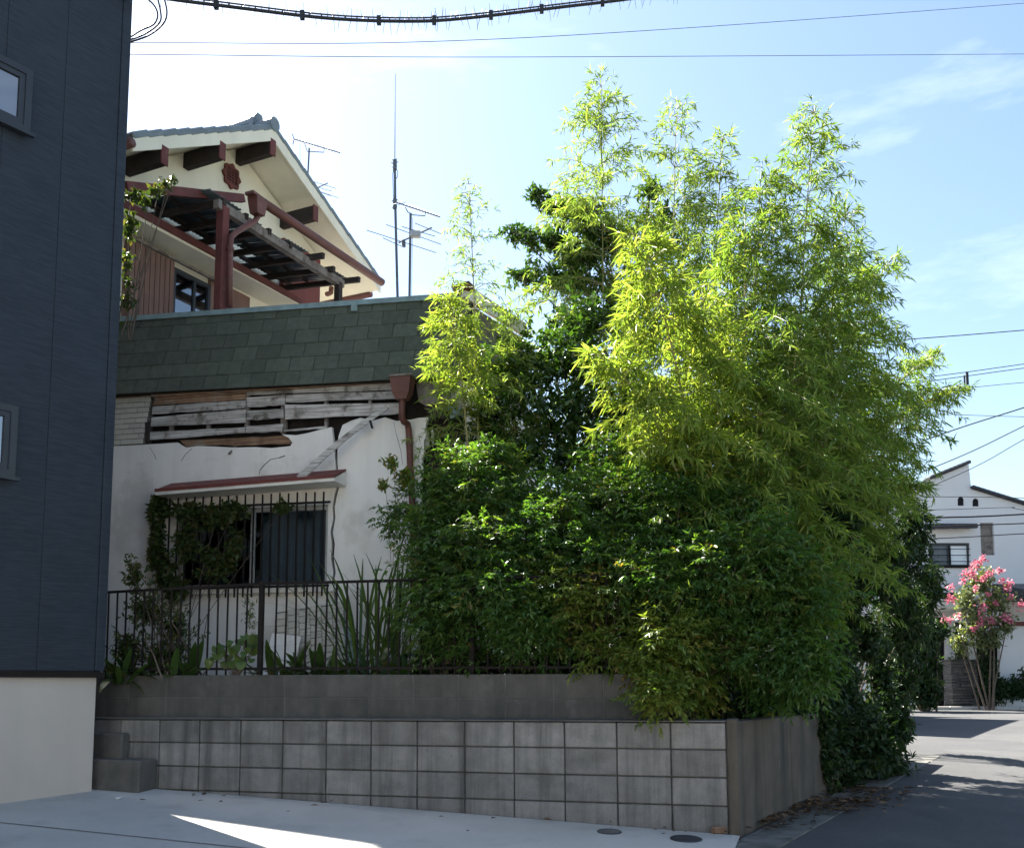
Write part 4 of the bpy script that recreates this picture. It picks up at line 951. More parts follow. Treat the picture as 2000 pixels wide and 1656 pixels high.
piece('bumper', (.12, 1.5, .22), (2.04, 0, .45), X['winframe'], car, c=.04)
# ------------------------------------------------------------------ plants
def npr(seed): return np.random.default_rng(seed)
def leafmesh(name, P, D, U, Ln, Wd, m, parent, g, fold=.12, droop=.12, kind=None, mid=.4, vb=None):
    P, D, U = np.asarray(P, float), np.asarray(D, float), np.asarray(U, float); n = len(P)
    D /= np.linalg.norm(D, axis=1)[:, None] + 1e-9
    S = np.cross(D, U); S /= np.linalg.norm(S, axis=1)[:, None] + 1e-9
    Nn = np.cross(S, D); Ln = np.broadcast_to(Ln, n)[:, None]; Wd = np.broadcast_to(Wd, n)[:, None]
    V = np.empty((n, 4, 3)); V[:, 0] = P
    V[:, 1] = P + D * Ln * mid + S * Wd / 2 + Nn * Wd * fold; V[:, 3] = P + D * Ln * mid - S * Wd / 2 + Nn * Wd * fold
    V[:, 2] = P + D * Ln - Nn * Ln * droop
    b = np.arange(n)[:, None] * 4
    Fc = np.concatenate([b + np.array([0, 1, 2]), b + np.array([0, 2, 3])], 1).reshape(-1)
    me = bpy.data.meshes.new(name); me.vertices.add(n * 4); me.vertices.foreach_set('co', V.reshape(-1))
    me.loops.add(n * 6); me.loops.foreach_set('vertex_index', Fc.astype(np.int32))
    me.polygons.add(n * 2); me.polygons.foreach_set('loop_start', np.arange(0, n * 6, 3, dtype=np.int32))
    me.update(calc_edges=True)
    at_ = me.attributes.new('v', 'FLOAT', 'POINT'); vv = g.random(n) if vb is None else vb; at_.data.foreach_set('value', np.repeat(vv, 4).astype(np.float32))
    me.materials.append(m); o = link(name, me, parent)
    if kind: o['kind'] = kind
    return o
def unit(v): return v / (np.linalg.norm(v) + 1e-9)
def bamboo(label, base, tp, Rm, nodes, leaf, m, seed, lo=.3, per=3, lw=.13, group=None, name='bamboo', taper=1.0, arch=.55, dens=1.0, culm=.016):
    g = npr(seed); b, t = np.array(base), np.array(tp); o = empty(name, base); tag(o, label, 'bamboo', group)
    c1 = b + np.array([(t[0]-b[0]) * .12, (t[1]-b[1]) * .12, (t[2]-b[2]) * arch])
    path = lambda s: (1-s)**2 * b + 2 * s * (1-s) * c1 + s*s * t
    MB().tube([path(i / 14) - b for i in range(15)], culm, .003, n=6).build('culm', X['culm'], o, smooth=True)
    br = MB(); P, D, U, Ls = [], [], [], []
    for i in range(nodes):
        s = lo + (1 - lo) * (i + g.random()) / nodes; p = path(s)
        pr = min(1.0, ((1 - s) / .55) ** .8 + .06) * min(1, .45 + (s - lo) * 4)
        for k in range(per):
            az = g.random() * 2 * math.pi; out = np.array([math.cos(az), math.sin(az), 0]); l = Rm * pr * (.5 + .65 * g.random()) * taper
            rise = .75 if s > .8 else .45
            q = lambda u: p + out * l * u + np.array([0, 0, l * (rise * u - .62 * u * u)])
            br.tube([q(0) - b, q(.4) - b, q(.75) - b, q(1) - b], .0042, .0015, n=3, cap=False)
            nc = max(2, int(l / .043 * dens))
            for j in range(nc):
                u = .18 + .82 * (j + g.random()) / nc; c = q(u); d0 = out * .9 + np.array([0, 0, rise - 1.24 * u])
                side = np.cross(out, [0, 0, 1]) * g.normal() * .8; tw = unit(d0 + side + g.normal(size=3) * .25); tl = .05 + .10 * g.random()
                nl = g.integers(4, 8)
                for e in range(nl):
                    P.append(c + tw * tl * (.35 + .65 * e / nl) - b); dd = tw * .75 + g.normal(size=3) * .55 + np.array([0, 0, -.22]); D.append(dd)
                    U.append(np.array([0, 0, 1]) + g.normal(size=3) * .55); Ls.append(leaf * (.38 + .9 * g.random()))
    tag(br.build('branches', X['culm'], o), kind='stuff')
    Ls = np.array(Ls); leafmesh('foliage', P, D, U, Ls, Ls * lw, m, o, g, fold=.1, droop=.16)
    return o
def clumps(label, cat, name, base, cl, m, seed, leaf=.06, lw=.45, twig=.2, per=8, group=None, trunk=.04, bark='bark', frond=False, upb=.35, m2=None, flat=1.0, limbs=True, stems=0, hang=0.):
    """cl: (centre, rx, ry, rz, twigs)"""
    g = npr(seed); b = np.array(base); o = empty(name, base); tag(o, label, cat, group)
    tk = MB(); P, D, U, Ls = [], [], [], []; vb = []
    cs = [np.array(c[0]) for c in cl]; top = max(cs, key=lambda c: c[2])
    if not stems:
        ax_ = [b, b * .65 + top * .35 + np.array([.03, .02, 0]), b * .3 + top * .7, top]
        tk.tube([p - b for p in ax_], trunk, trunk * .25, n=7)
    for (c, rx, ry, rz, n) in cl:
        c = np.array(c)
        if limbs:
            if stems:
                for k in range(stems):
                    e = c + g.normal(size=3) * np.array([rx, ry, rz]) * .35; b2 = b + np.append(g.normal(size=2) * .12, 0)
                    tk.tube([b2 - b, (b2 * .6 + e * .4) - b + np.array([0, 0, .05]), e - b], trunk, trunk * .4, n=5, cap=False)
            else:
                s = np.clip((c[2] - b[2]) / (top[2] - b[2] + 1e-6) * .75, .15, .9); a = b + (top - b) * s
                tk.tube([a - b, a * .5 + c * .5 - b + np.array([0, 0, .06]), c - b], trunk * .26, trunk * .08, n=5, cap=False)
        for k in range(n):
            v = unit(g.normal(size=3)); r = g.random() ** .42 * (1 + .38 * (g.random() > .86)); tip = c + v * r * np.array([rx, ry, rz]); d = unit(v * np.array([1, 1, .6]) + np.array([0, 0, upb - hang]) + g.normal(size=3) * .3)
            st_ = tip - d * twig
            if k % 3 == 0: tk.tube([st_ - b, tip - b], .0035, .0015, n=3, cap=False)
            if frond:
                hd_ = unit(np.array([d[0], d[1], d[2] * .8 + g.normal() * .25]) + 1e-4); sd = unit(np.cross(hd_, np.array([0, 0, 1.]) + g.normal(size=3) * .45)); cv = g.random()
                for br_ in range(5):
                    sg = (br_ % 2) * 2 - 1; u0 = .25 + .17 * br_; rt_ = st_ + hd_ * twig * u0 * 1.6 + np.array([0, 0, -.25 * twig * u0 * u0])
                    bd = unit(hd_ * .7 + sd * sg * (.9 if br_ < 4 else .1)); bl = twig * (.75 - .09 * br_)
                    for e in range(7):
                        u = (e // 2 + 1) / 4.; s2 = (e % 2) * 2 - 1 if e < 6 else 0; ps = rt_ + bd * bl * u + np.array([0, 0, -.30 * bl * u * u])
                        P.append(ps - b); D.append(bd * .6 + np.array([-bd[1], bd[0], 0]) * s2 * .75 + np.array([0, 0, -.38]) + g.normal(size=3) * .3)
                        U.append(np.array([0, 0, 1]) + g.normal(size=3) * .5); Ls.append(leaf * (.7 + .5 * g.random())); vb.append(np.clip(cv * .75 + .25 * g.random() + g.normal() * .05, 0, 1))
            else:
                for e in range(per):
                    u = (e + g.random()) / per; pp_ = st_ + d * twig * u
                    P.append(pp_ - b); D.append(d * .45 + g.normal(size=3) * .65 + np.array([0, 0, -.1 - hang])); U.append(np.array([0, 0, 1]) + g.normal(size=3) * .6)
                    Ls.append(leaf * (.65 + .6 * g.random())); vb.append(g.random())
    tk.build('trunk' if not stems else 'stems', X[bark], o, smooth=True)
    Ls = np.array(Ls); leafmesh('crown' if not stems else 'foliage', P, D, U, Ls, Ls * lw, m, o, g, vb=np.array(vb))
    return o
FF_ = Frame(FW.world(0, .365, 0), FW.yaw)
def fenceY(px, py): return FF_.world(*FF_.hit(px, py)).y
def Cr(px, py, Y, rx, rz, n): return (tuple(at(px, py, Y)), px2m(rx, Y), px2m(rx, Y) * .8, px2m(rz, Y), n)
def C(px, py, Y, rx, rz, n, ry=None):
    if 790 < px < 1600 and py > 850 and Y < 9.05:
        w = max(0., min(1., (py - 930) / 230)); Y = Y * (1 - w) + min(Y, fenceY(px, py) + .10) * w + .17 * math.sin(px * .13 + py * .07)
        rz *= 1.12; rx *= 1 + .12 * math.sin(px * .31); n = int(n * 2.8)
    elif 700 < px < 1650 and py > 850 and Y < 9.45: n = int(n * 2.6)
    return (tuple(at(px, py, Y)), px2m(rx, Y), (ry or px2m(rx, Y) * .8), px2m(rz, Y), n)

gB = 'bamboo stems of the thicket'
BB = [  # label, top, base, radius, nodes, leaf, mat, seed, kwargs
 ('tallest dense bamboo with the pointed top above the road side', (1592, 205, 9.6), (2.75, 9.5, .76), 1.12, 50, .112, 'bamboo', 1, dict(lo=.22, per=4)),
 ('bamboo filling the middle of the thicket behind the golden one', (1488, 320, 9.3), (2.25, 9.2, .76), 1.05, 42, .108, 'bamboo', 2, dict(lo=.25, per=4)),
 ('thin pale bamboo spire, rightmost of the three airy tops', (1412, 262, 10.0), (2.0, 10.0, .76), .9, 38, .12, 'thinbamboo', 3, dict(lo=.35, per=4, taper=1.0, dens=1.1)),
 ('thin pale bamboo spire, middle one of the three airy tops', (1322, 188, 10.8), (1.75, 10.7, .76), 1.0, 38, .11, 'thinbamboo', 4, dict(lo=.35, per=4, dens=.8)),
 ('tall airy bamboo rising out of the dark evergreen', (1174, 150, 11.0), (1.05, 10.8, .76), 1.3, 44, .11, 'thinbamboo', 5, dict(lo=.35, per=5, dens=.85)),
 ('golden yellow bamboo leaning over the evergreen shrub', (1235, 455, 8.2), (1.75, 8.5, .76), .80, 30, .135, 'goldbamboo', 6, dict(lo=.38, per=4, arch=.75, dens=1.1)),
 ('golden bamboo arching low towards the garden wall', (1160, 690, 8.0), (1.75, 8.3, .76), .62, 20, .135, 'goldbamboo', 7, dict(lo=.5, per=4, arch=.85)),
 ('yellow green bamboo between the golden one and the tallest one', (1370, 560, 8.5), (2.0, 8.6, .76), .85, 32, .12, 'goldbamboo', 8, dict(lo=.3, per=4)),
 ('bamboo arching over the road below the tallest tip', (1745, 500, 10.2), (2.9, 9.8, .76), .95, 36, .108, 'bamboo', 9, dict(lo=.25, per=4, arch=.7)),
 ('bamboo drooping furthest over the road towards the far white house', (1885, 760, 10.4), (3.1, 10.0, .76), .75, 32, .108, 'bamboo', 10, dict(lo=.35, per=4, arch=.9)),
 ('bamboo with a single pale plume above the drooping stems', (1845, 690, 10.8), (3.2, 10.4, .76), .70, 30, .108, 'bamboo', 11, dict(lo=.35, per=4, arch=.85)),
 ('bamboo bowed low beside the parked car and road', (1800, 960, 10.0), (3.0, 9.6, .76), .70, 28, .108, 'bamboo', 12, dict(lo=.3, per=4, arch=1.1)),
 ('bamboo in the front of the thicket above the wall corner', (1560, 640, 8.7), (2.4, 8.8, .76), .90, 34, .112, 'bamboo', 13, dict(lo=.22, per=4)),
 ('short bamboo in the shade behind the nandina', (1650, 700, 9.2), (2.7, 9.2, .76), .90, 32, .108, 'bamboo', 14, dict(lo=.2, per=4)),
 ('short bamboo low in the thicket over the rendered wall', (1480, 800, 8.4), (2.1, 8.5, .76), .75, 26, .108, 'bamboo', 15, dict(lo=.25, per=4)),
 ('slender sparse bamboo in front of the broken house corner', (915, 350, 9.7), (-.30, 9.6, 1.08), .65, 36, .09, 'thinbamboo', 16, dict(lo=.3, per=4, dens=.75)),
 ('leafy bamboo spray covering the right end of the shingled parapet', (868, 580, 9.3), (-.35, 9.5, 1.08), .50, 20, .12, 'goldbamboo', 17, dict(lo=.55, per=4, arch=.8)),
 ('low bamboo beside the dark evergreen, behind the broken house corner', (1010, 600, 9.9), (.0, 9.8, 1.08), .60, 24, .11, 'thinbamboo', 18, dict(lo=.4, per=4, dens=1.5)),
 ('bamboo filling the gap between the golden clump and the tallest stem', (1455, 420, 9.0), (2.15, 8.9, .76), 1.0, 40, .108, 'bamboo', 20, dict(lo=.3, per=4)),
 ('bamboo on the road side just under the tallest tip', (1655, 400, 9.9), (2.95, 9.7, .76), .95, 40, .108, 'bamboo', 21, dict(lo=.3, per=4)),
 ('bushy bamboo behind the tallest one', (1660, 470, 10.8), (3.2, 10.6, .76), 1.0, 34, .108, 'bamboo', 19, dict(lo=.25, per=4)),
]
for lb, tpx, bs, Rm, nd, lf, mm, sd, kw in BB:
    bamboo(lb, bs, tuple(at(*tpx)), Rm, nd, lf, X[mm], sd, group=gB, **kw)

# dark evergreens
clumps('tall dark evergreen tree with layered branches reaching towards the aerials', 'tree', 'evergreen_tree', (.85, 11.4, .9),
       [C(1180, 470, 11.4, 90, 60, 90), C(1100, 405, 11.4, 60, 20, 60), C(1045, 382, 11.4, 34, 9, 16), C(1070, 470, 11.3, 75, 18, 70), C(1010, 457, 11.3, 44, 8, 20), C(1095, 548, 11.3, 90, 22, 90), C(1025, 540, 11.3, 48, 9, 24), C(1120, 505, 11.4, 80, 24, 70), C(1150, 430, 11.4, 70, 40, 70), C(1190, 590, 11.4, 110, 80, 120),
        C(1290, 440, 11.6, 60, 70, 60), C(1300, 560, 11.6, 90, 90, 80), C(1120, 640, 11.2, 80, 50, 70), C(1270, 370, 11.6, 40, 30, 22)], X['ever'], 31, leaf=.075, lw=.45, twig=.20, per=17, trunk=.06, upb=.05)
clumps('broad glossy evergreen shrub between the broken house corner and the bamboo', 'shrub', 'camellia_shrub', (.35, 10.0, 1.0),
       [C(1010, 720, 9.9, 100, 80, 150), C(1100, 700, 10, 90, 70, 120), C(960, 800, 9.8, 80, 90, 120), C(1070, 820, 9.8, 120, 100, 200), C(1180, 790, 9.9, 90, 120, 150), C(1000, 900, 9.7, 110, 60, 120), C(1150, 900, 9.6, 110, 60, 120), C(1140, 620, 10.2, 70, 60, 80), C(1250, 830, 9.9, 80, 110, 100)], X['ever'], 32, leaf=.075, lw=.5, twig=.22, per=12, trunk=.06)

# nandina in front
gN = 'nandina bushes along the garden wall'
NN = [('nandina with bright sunlit tops beside the downpipe', (-.45, 9.0, 1.08), [C(895, 925, 8.75, 60, 50, 40), C(965, 900, 8.8, 60, 36, 34), C(855, 1000, 8.9, 45, 40, 20), C(950, 985, 8.8, 80, 40, 34), C(785, 990, 9.4, 44, 60, 16)], 'nandina'),
      ('nandina behind the fence, below the brightest sunlit tops', (-.25, 8.7, 1.08), [C(960, 1060, 8.7, 100, 50, 50), C(880, 1100, 8.6, 80, 50, 40), C(812, 1070, 9.0, 44, 80, 16)], 'nandina'),
      ('low nandina over the left part of the fence rail', (-.5, 8.5, 1.08), [C(860, 1180, 8.45, 70, 60, 40), C(960, 1160, 8.4, 90, 50, 46), C(900, 1240, 8.35, 70, 40, 26)], 'nandina'),
      ('low nandina with reddish tips just above the dark block wall', (.1, 8.3, 1.08), [C(1030, 1210, 8.15, 80, 50, 40), C(1000, 1120, 8.3, 80, 50, 40), C(1060, 1265, 8.0, 60, 30, 22)], 'nandina'),
      ('nandina in the middle of the hedge, half in sun', (.45, 8.5, 1.08), [C(1090, 1020, 8.5, 90, 60, 50), C(1150, 1090, 8.4, 90, 50, 46), C(1060, 960, 8.8, 80, 40, 34)], 'nandina'),
      ('yellowish nandina at the end of the dark block wall', (.7, 8.1, 1.08), [C(1160, 1200, 7.95, 90, 50, 44), C(1120, 1150, 8.1, 80, 50, 38), C(1200, 1265, 7.85, 70, 30, 22)], 'nandtip'),
      ('tall nandina right of the glossy evergreen', (1.0, 8.6, .9), [C(1220, 900, 8.7, 90, 55, 50), C(1250, 970, 8.5, 90, 60, 54), C(1170, 960, 8.7, 70, 50, 36)], 'nandina'),
      ('sunlit nandina under the golden bamboo', (1.25, 8.3, .76), [C(1290, 1060, 8.2, 90, 60, 50), C(1350, 980, 8.4, 90, 60, 50), C(1270, 1130, 8.1, 80, 50, 40)], 'nandina'),
      ('nandina spilling down over the wall corner', (1.15, 7.75, .76), [C(1300, 1240, 7.6, 70, 60, 44), C(1330, 1320, 7.45, 70, 50, 40), C(1290, 1350, 7.35, 45, 34, 22), C(1270, 1290, 7.5, 40, 40, 20)], 'nandtip'),
      ('nandina above the middle of the wall corner', (1.45, 7.9, .76), [C(1400, 1180, 7.8, 80, 70, 50), C(1420, 1270, 7.7, 70, 50, 34), C(1380, 1110, 8.0, 80, 50, 40)], 'nandina'),
      ('dense nandina below the shaded bamboo', (1.85, 8.2, .76), [C(1480, 1080, 8.2, 90, 80, 60), C(1500, 1190, 8.0, 80, 70, 50), C(1450, 1000, 8.4, 90, 60, 50)], 'nandina'),
      ('nandina hanging over the rendered return wall', (2.15, 8.5, .76), [C(1560, 1160, 8.5, 80, 90, 56), C(1560, 1280, 8.3, 70, 60, 40), C(1520, 1330, 8.1, 50, 40, 20)], 'nandina')]
for i, (lb, b, cl, mm) in enumerate(NN):
    clumps(lb, 'shrub', 'nandina_bush', b, cl, X[mm], 50 + i, leaf=.054, lw=.36, twig=.17, frond=True, group=gN, stems=3, trunk=.008, upb=.25)
# dark leafy filling behind the hedge and along the road
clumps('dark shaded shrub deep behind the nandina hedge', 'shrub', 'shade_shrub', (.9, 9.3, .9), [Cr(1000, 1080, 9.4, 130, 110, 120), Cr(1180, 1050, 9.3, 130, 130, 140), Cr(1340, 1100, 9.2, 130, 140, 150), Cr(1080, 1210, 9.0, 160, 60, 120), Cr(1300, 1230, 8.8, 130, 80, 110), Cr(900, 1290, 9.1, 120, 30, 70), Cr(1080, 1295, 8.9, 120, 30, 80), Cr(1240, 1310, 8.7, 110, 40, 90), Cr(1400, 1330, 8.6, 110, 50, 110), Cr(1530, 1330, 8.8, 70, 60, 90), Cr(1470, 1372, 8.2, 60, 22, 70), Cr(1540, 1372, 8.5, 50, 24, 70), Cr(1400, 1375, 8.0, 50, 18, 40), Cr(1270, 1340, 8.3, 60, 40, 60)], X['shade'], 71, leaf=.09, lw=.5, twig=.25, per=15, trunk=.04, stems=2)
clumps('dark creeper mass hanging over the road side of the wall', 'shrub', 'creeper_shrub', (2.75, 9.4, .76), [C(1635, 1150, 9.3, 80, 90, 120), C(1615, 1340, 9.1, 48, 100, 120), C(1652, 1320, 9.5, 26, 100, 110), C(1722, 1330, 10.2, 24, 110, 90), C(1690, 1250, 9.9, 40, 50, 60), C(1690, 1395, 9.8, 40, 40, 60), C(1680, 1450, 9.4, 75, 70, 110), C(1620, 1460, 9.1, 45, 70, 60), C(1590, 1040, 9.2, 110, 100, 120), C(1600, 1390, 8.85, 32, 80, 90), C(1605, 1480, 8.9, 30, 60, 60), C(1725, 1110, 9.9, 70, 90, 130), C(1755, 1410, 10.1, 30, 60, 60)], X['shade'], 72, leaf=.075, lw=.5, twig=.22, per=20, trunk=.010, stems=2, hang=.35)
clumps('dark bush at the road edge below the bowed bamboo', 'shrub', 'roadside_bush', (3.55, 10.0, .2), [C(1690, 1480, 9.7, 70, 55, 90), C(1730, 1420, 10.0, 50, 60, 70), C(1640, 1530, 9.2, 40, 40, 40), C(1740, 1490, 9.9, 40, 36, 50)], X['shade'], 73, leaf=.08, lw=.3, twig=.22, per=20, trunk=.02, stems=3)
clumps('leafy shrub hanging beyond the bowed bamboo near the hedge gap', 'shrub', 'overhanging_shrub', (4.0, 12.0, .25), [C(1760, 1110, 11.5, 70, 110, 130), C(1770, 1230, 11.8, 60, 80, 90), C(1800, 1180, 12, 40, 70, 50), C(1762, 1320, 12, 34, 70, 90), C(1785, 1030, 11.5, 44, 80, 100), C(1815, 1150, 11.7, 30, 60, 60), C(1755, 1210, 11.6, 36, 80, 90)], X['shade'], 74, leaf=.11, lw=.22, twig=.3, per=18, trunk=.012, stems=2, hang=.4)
# plants by the window
clumps('spindly small leaved shrub at the left end of the fence', 'shrub', 'garden_shrub', (-3.05, 9.0, 1.1), [C(262, 1120, 9.2, 26, 36, 30), C(285, 1190, 9.2, 50, 50, 80), C(250, 1260, 9.1, 40, 40, 70), C(345, 1220, 9.2, 50, 50, 60), C(320, 1270, 9.1, 60, 30, 60)], X['ivy'], 75, leaf=.06, lw=.4, twig=.16, per=9, trunk=.010, stems=3)
cl_iv = []
for (px, py, rx, rz, n) in [(308, 1005, 20, 40, 110), (306, 1075, 18, 50, 110), (325, 1120, 28, 40, 90), (365, 1000, 36, 24, 80), (420, 1010, 45, 30, 80), (365, 1060, 30, 50, 70), (455, 1000, 40, 24, 46), (560, 990, 40, 12, 14), (420, 1100, 50, 45, 50), (345, 1150, 26, 30, 60), (455, 1060, 26, 46, 24), (310, 980, 20, 16, 40)]:
    p = FA.hit(px, py, -.20); w = FA.world(*p); cl_iv.append((tuple(w), px2m(rx, 10.6), .07, px2m(rz, 10.6), n))
clumps('ivy climbing over the left half of the window grille', 'ivy', 'ivy_vine', FA.world(*FA.hit(330, 1290, -.22)[:2], 1.08), cl_iv, X['ivy'], 76, leaf=.056, lw=.7, twig=.13, per=14, trunk=.006, stems=1, hang=.3)
cl_v = []
for (px, py, rx, rz, n) in [(260, 380, 18, 20, 14), (282, 395, 14, 18, 9), (254, 440, 12, 34, 14), (249, 520, 6, 50, 13), (246, 590, 5, 40, 9), (325, 360, 14, 8, 6), (305, 372, 22, 6, 7), (340, 348, 7, 7, 3)]:
    w = FG.world(*FG.hit(px, py, -.92)); cl_v.append((tuple(w), px2m(rx, 10.6), .10, px2m(rz, 10.6), n))
vb_ = FG.world(*FG.hit(245, 660, -.90))
clumps('wild vine climbing the left end of the balcony awning', 'vine', 'balcony_vine', vb_, cl_v, X['ivy'], 77, leaf=.065, lw=.6, twig=.13, per=8, trunk=.008, stems=1, hang=.3)
# strap leaved plants behind the fence: every leaf its own part
def strap_leaf(Ln, W, bend, m, g, heart=False):
    mb = MB(); n = 7; v = []
    for i in range(n + 1):
        t = i / n; w = W * (math.sin(math.pi * min(1, t * .92 + .06)) ** .75) * .5
        z = Ln * (t - bend * t * t * .55); y = -Ln * bend * t * t * .75
        v += [(-w, y, z + w * .12), (0, y + w * .25, z), (w, y, z + w * .12)]
    f = []
    for i in range(n):
        for j in (0, 1): f.append((3*i+j, 3*i+j+1, 3*i+4+j, 3*i+3+j))
    me = mb.add(v, f).mesh('leaf', m, True); a = me.attributes.new('v', 'FLOAT', 'POINT'); a.data.foreach_set('value', [g] * len(v)); return me
strap = [strap_leaf(L_, W_, B_, X['strap'], q) for L_, W_, B_, q in [(.40, .075, .5, .3), (.34, .08, .9, .6), (.46, .07, .3, .1), (.30, .085, 1.2, .75), (.36, .07, .7, .98), (.42, .065, .15, .5)]]
def tuft(name, label, cat, p, meshes, n, sp, sd, group=None, tilt=(.1, .75), sc=(.8, 1.15)):
    r = random.Random(sd); o = empty(name, p); tag(o, label, cat, group)
    for i in range(n):
        a = r.uniform(0, 2 * math.pi); t = r.uniform(*tilt); d = r.uniform(0, sp)
        l = link('leaf', r.choice(meshes), o, (d * math.cos(a), d * math.sin(a), -.02), (t * 1.0, 0, a + math.pi / 2 + math.pi * 0)); s = r.uniform(*sc); l.scale = (s, s, s)
gS = 'strap leaved plants behind the fence'
for i, px in enumerate([236, 262, 300, 335, 372, 540, 568, 600, 625, 655, 690, 728, 765, 800]):
    Y = 8.95 - .0006 * (px - 236) + (i % 3) * .16; w = at(px, 1310, Y)
    lb = 'clump of broad strap leaves between the dark building and the heart leaved creeper' if px < 400 else 'clump of broad strap leaves in front of the fallen tile slab' if px < 670 else 'clump of broad strap leaves at the foot of the reeds'
    tuft('strap_leaf_plant', lb, 'plant', (w.x, w.y, 1.08), strap, 15 if i % 2 else 18, .13, 200 + i, gS, (.1, 1.0))
heart = []
for W_, q in ((.085, .75), (.10, .9), (.07, .6)):
    mb = MB(); v = [(0, W_ * .3, .0)]
    for i in range(13):
        a = -math.pi * .5 + 2 * math.pi * i / 13; r_ = W_ * .5 * (1 - .25 * math.cos(a * 1.0 - math.pi / 2) + .1); v.append((r_ * math.cos(a), r_ * math.sin(a) + W_ * .4, .02 * math.cos(2 * a)))
    me = mb.add(v, [(0, i + 1, (i + 1) % 13 + 1) for i in range(13)]).mesh('leaf', X['nandina'], True); a_ = me.attributes.new('v', 'FLOAT', 'POINT'); a_.data.foreach_set('value', [q] * 14); heart.append(me)
def broad(name, label, p, spots, meshes, sd, face=(.9, 1.5), sc=(.8, 1.2), m='bark'):
    r = random.Random(sd); o = empty(name, p); tag(o, label, 'plant'); st_ = MB()
    for q in spots:
        d = Vector(q) - Vector(p); l = link('leaf', r.choice(meshes), o, d, (r.uniform(*face), r.uniform(-.5, .5), r.uniform(-1.2, 1.2))); s = r.uniform(*sc); l.scale = (s, s, s)
        st_.tube([(0, 0, -.02), d * .5 + Vector((.02, .03, .05)), d], .004, .002, n=4, cap=False)
    st_.build('stems', X[m], o)
r_ = random.Random(5)
broad('heart_leaf_creeper', 'creeper with bright heart shaped leaves at the fence post', (at(460, 1308, 8.62).x, 8.62, 1.1), [at(px, py, 8.55 + r_.uniform(0, .2)) for px, py in [(415, 1290), (430, 1265), (445, 1285), (470, 1255), (485, 1262), (495, 1275), (478, 1245), (455, 1300), (500, 1250), (440, 1300), (420, 1270), (475, 1280), (490, 1290), (462, 1268), (408, 1298), (426, 1283), (452, 1272), (466, 1292), (482, 1270), (498, 1262), (434, 1278), (447, 1260), (488, 1252), (470, 1302)]], heart, 6, (.6, 1.4))
big = [strap_leaf(L_, W_, B_, X['ivy'], q) for L_, W_, B_, q in [(.24, .12, .5, .7), (.20, .11, .9, .85), (.22, .12, .7, .6)]]
broad('hydrangea_bush', 'pale large leaved bush in front of the nandina stems', (at(870, 1305, 8.25).x, 8.25, 1.08), [at(px, py, 8.1 + r_.uniform(0, .15)) for px, py in [(860, 1085), (880, 1095), (900, 1080), (905, 1100), (885, 1110), (865, 1105), (915, 1085), (892, 1072), (870, 1070), (845, 1098), (912, 1110)]], big, 8, (.3, 1.6), (.75, 1.05))
broad('broadleaf_seedling', 'small pale broad leaved plant low behind the fence', (at(842, 1305, 8.35).x, 8.35, 1.08), [at(px, py, 8.2 + r_.uniform(0, .1)) for px, py in [(828, 1205), (840, 1195), (850, 1212), (838, 1220), (855, 1230), (825, 1222)]], big, 9, (.3, 1.6), (.6, .85))
# tall reeds
blades = [strap_leaf(L_, .028, B_, X['reed'], q) for L_, B_, q in [(1.5, .35, .3), (1.7, .6, .5), (1.3, .8, .6), (1.6, .2, .2), (1.1, 1.0, .8), (1.75, .45, .4)]]
for i, (px, n) in enumerate([(702, 24), (732, 28), (765, 26)]):
    w = at(px, 1310, 9.35); tuft('reed_grass', 'tall arching reed grass beside the cracked plaster wall', 'reed', (w.x, 9.35 + .1 * i, 1.08), blades, n, .10, 300 + i, 'reeds by the wall', (.0, .5), (.75, 1.2))
clumps('thin fern like weed standing in front of the fence post', 'weed', 'slender_weed', (at(490, 1305, 8.9).x, 8.9, 1.08), [C(487, 1200, 8.9, 10, 45, 14), C(492, 1250, 8.9, 14, 30, 12)], X['reed'], 80, leaf=.05, lw=.25, twig=.10, per=8, trunk=.004, stems=1)
clumps('small sprig with pale leaves beside the red downpipe', 'weed', 'pale_sprig', (at(775, 1305, 9.3).x, 9.3, 1.08), [C(765, 900, 9.3, 18, 18, 8), C(790, 930, 9.3, 22, 22, 12), C(750, 945, 9.3, 12, 12, 5)], X['nandtip'], 81, leaf=.06, lw=.5, twig=.10, per=6, trunk=.004, stems=1)

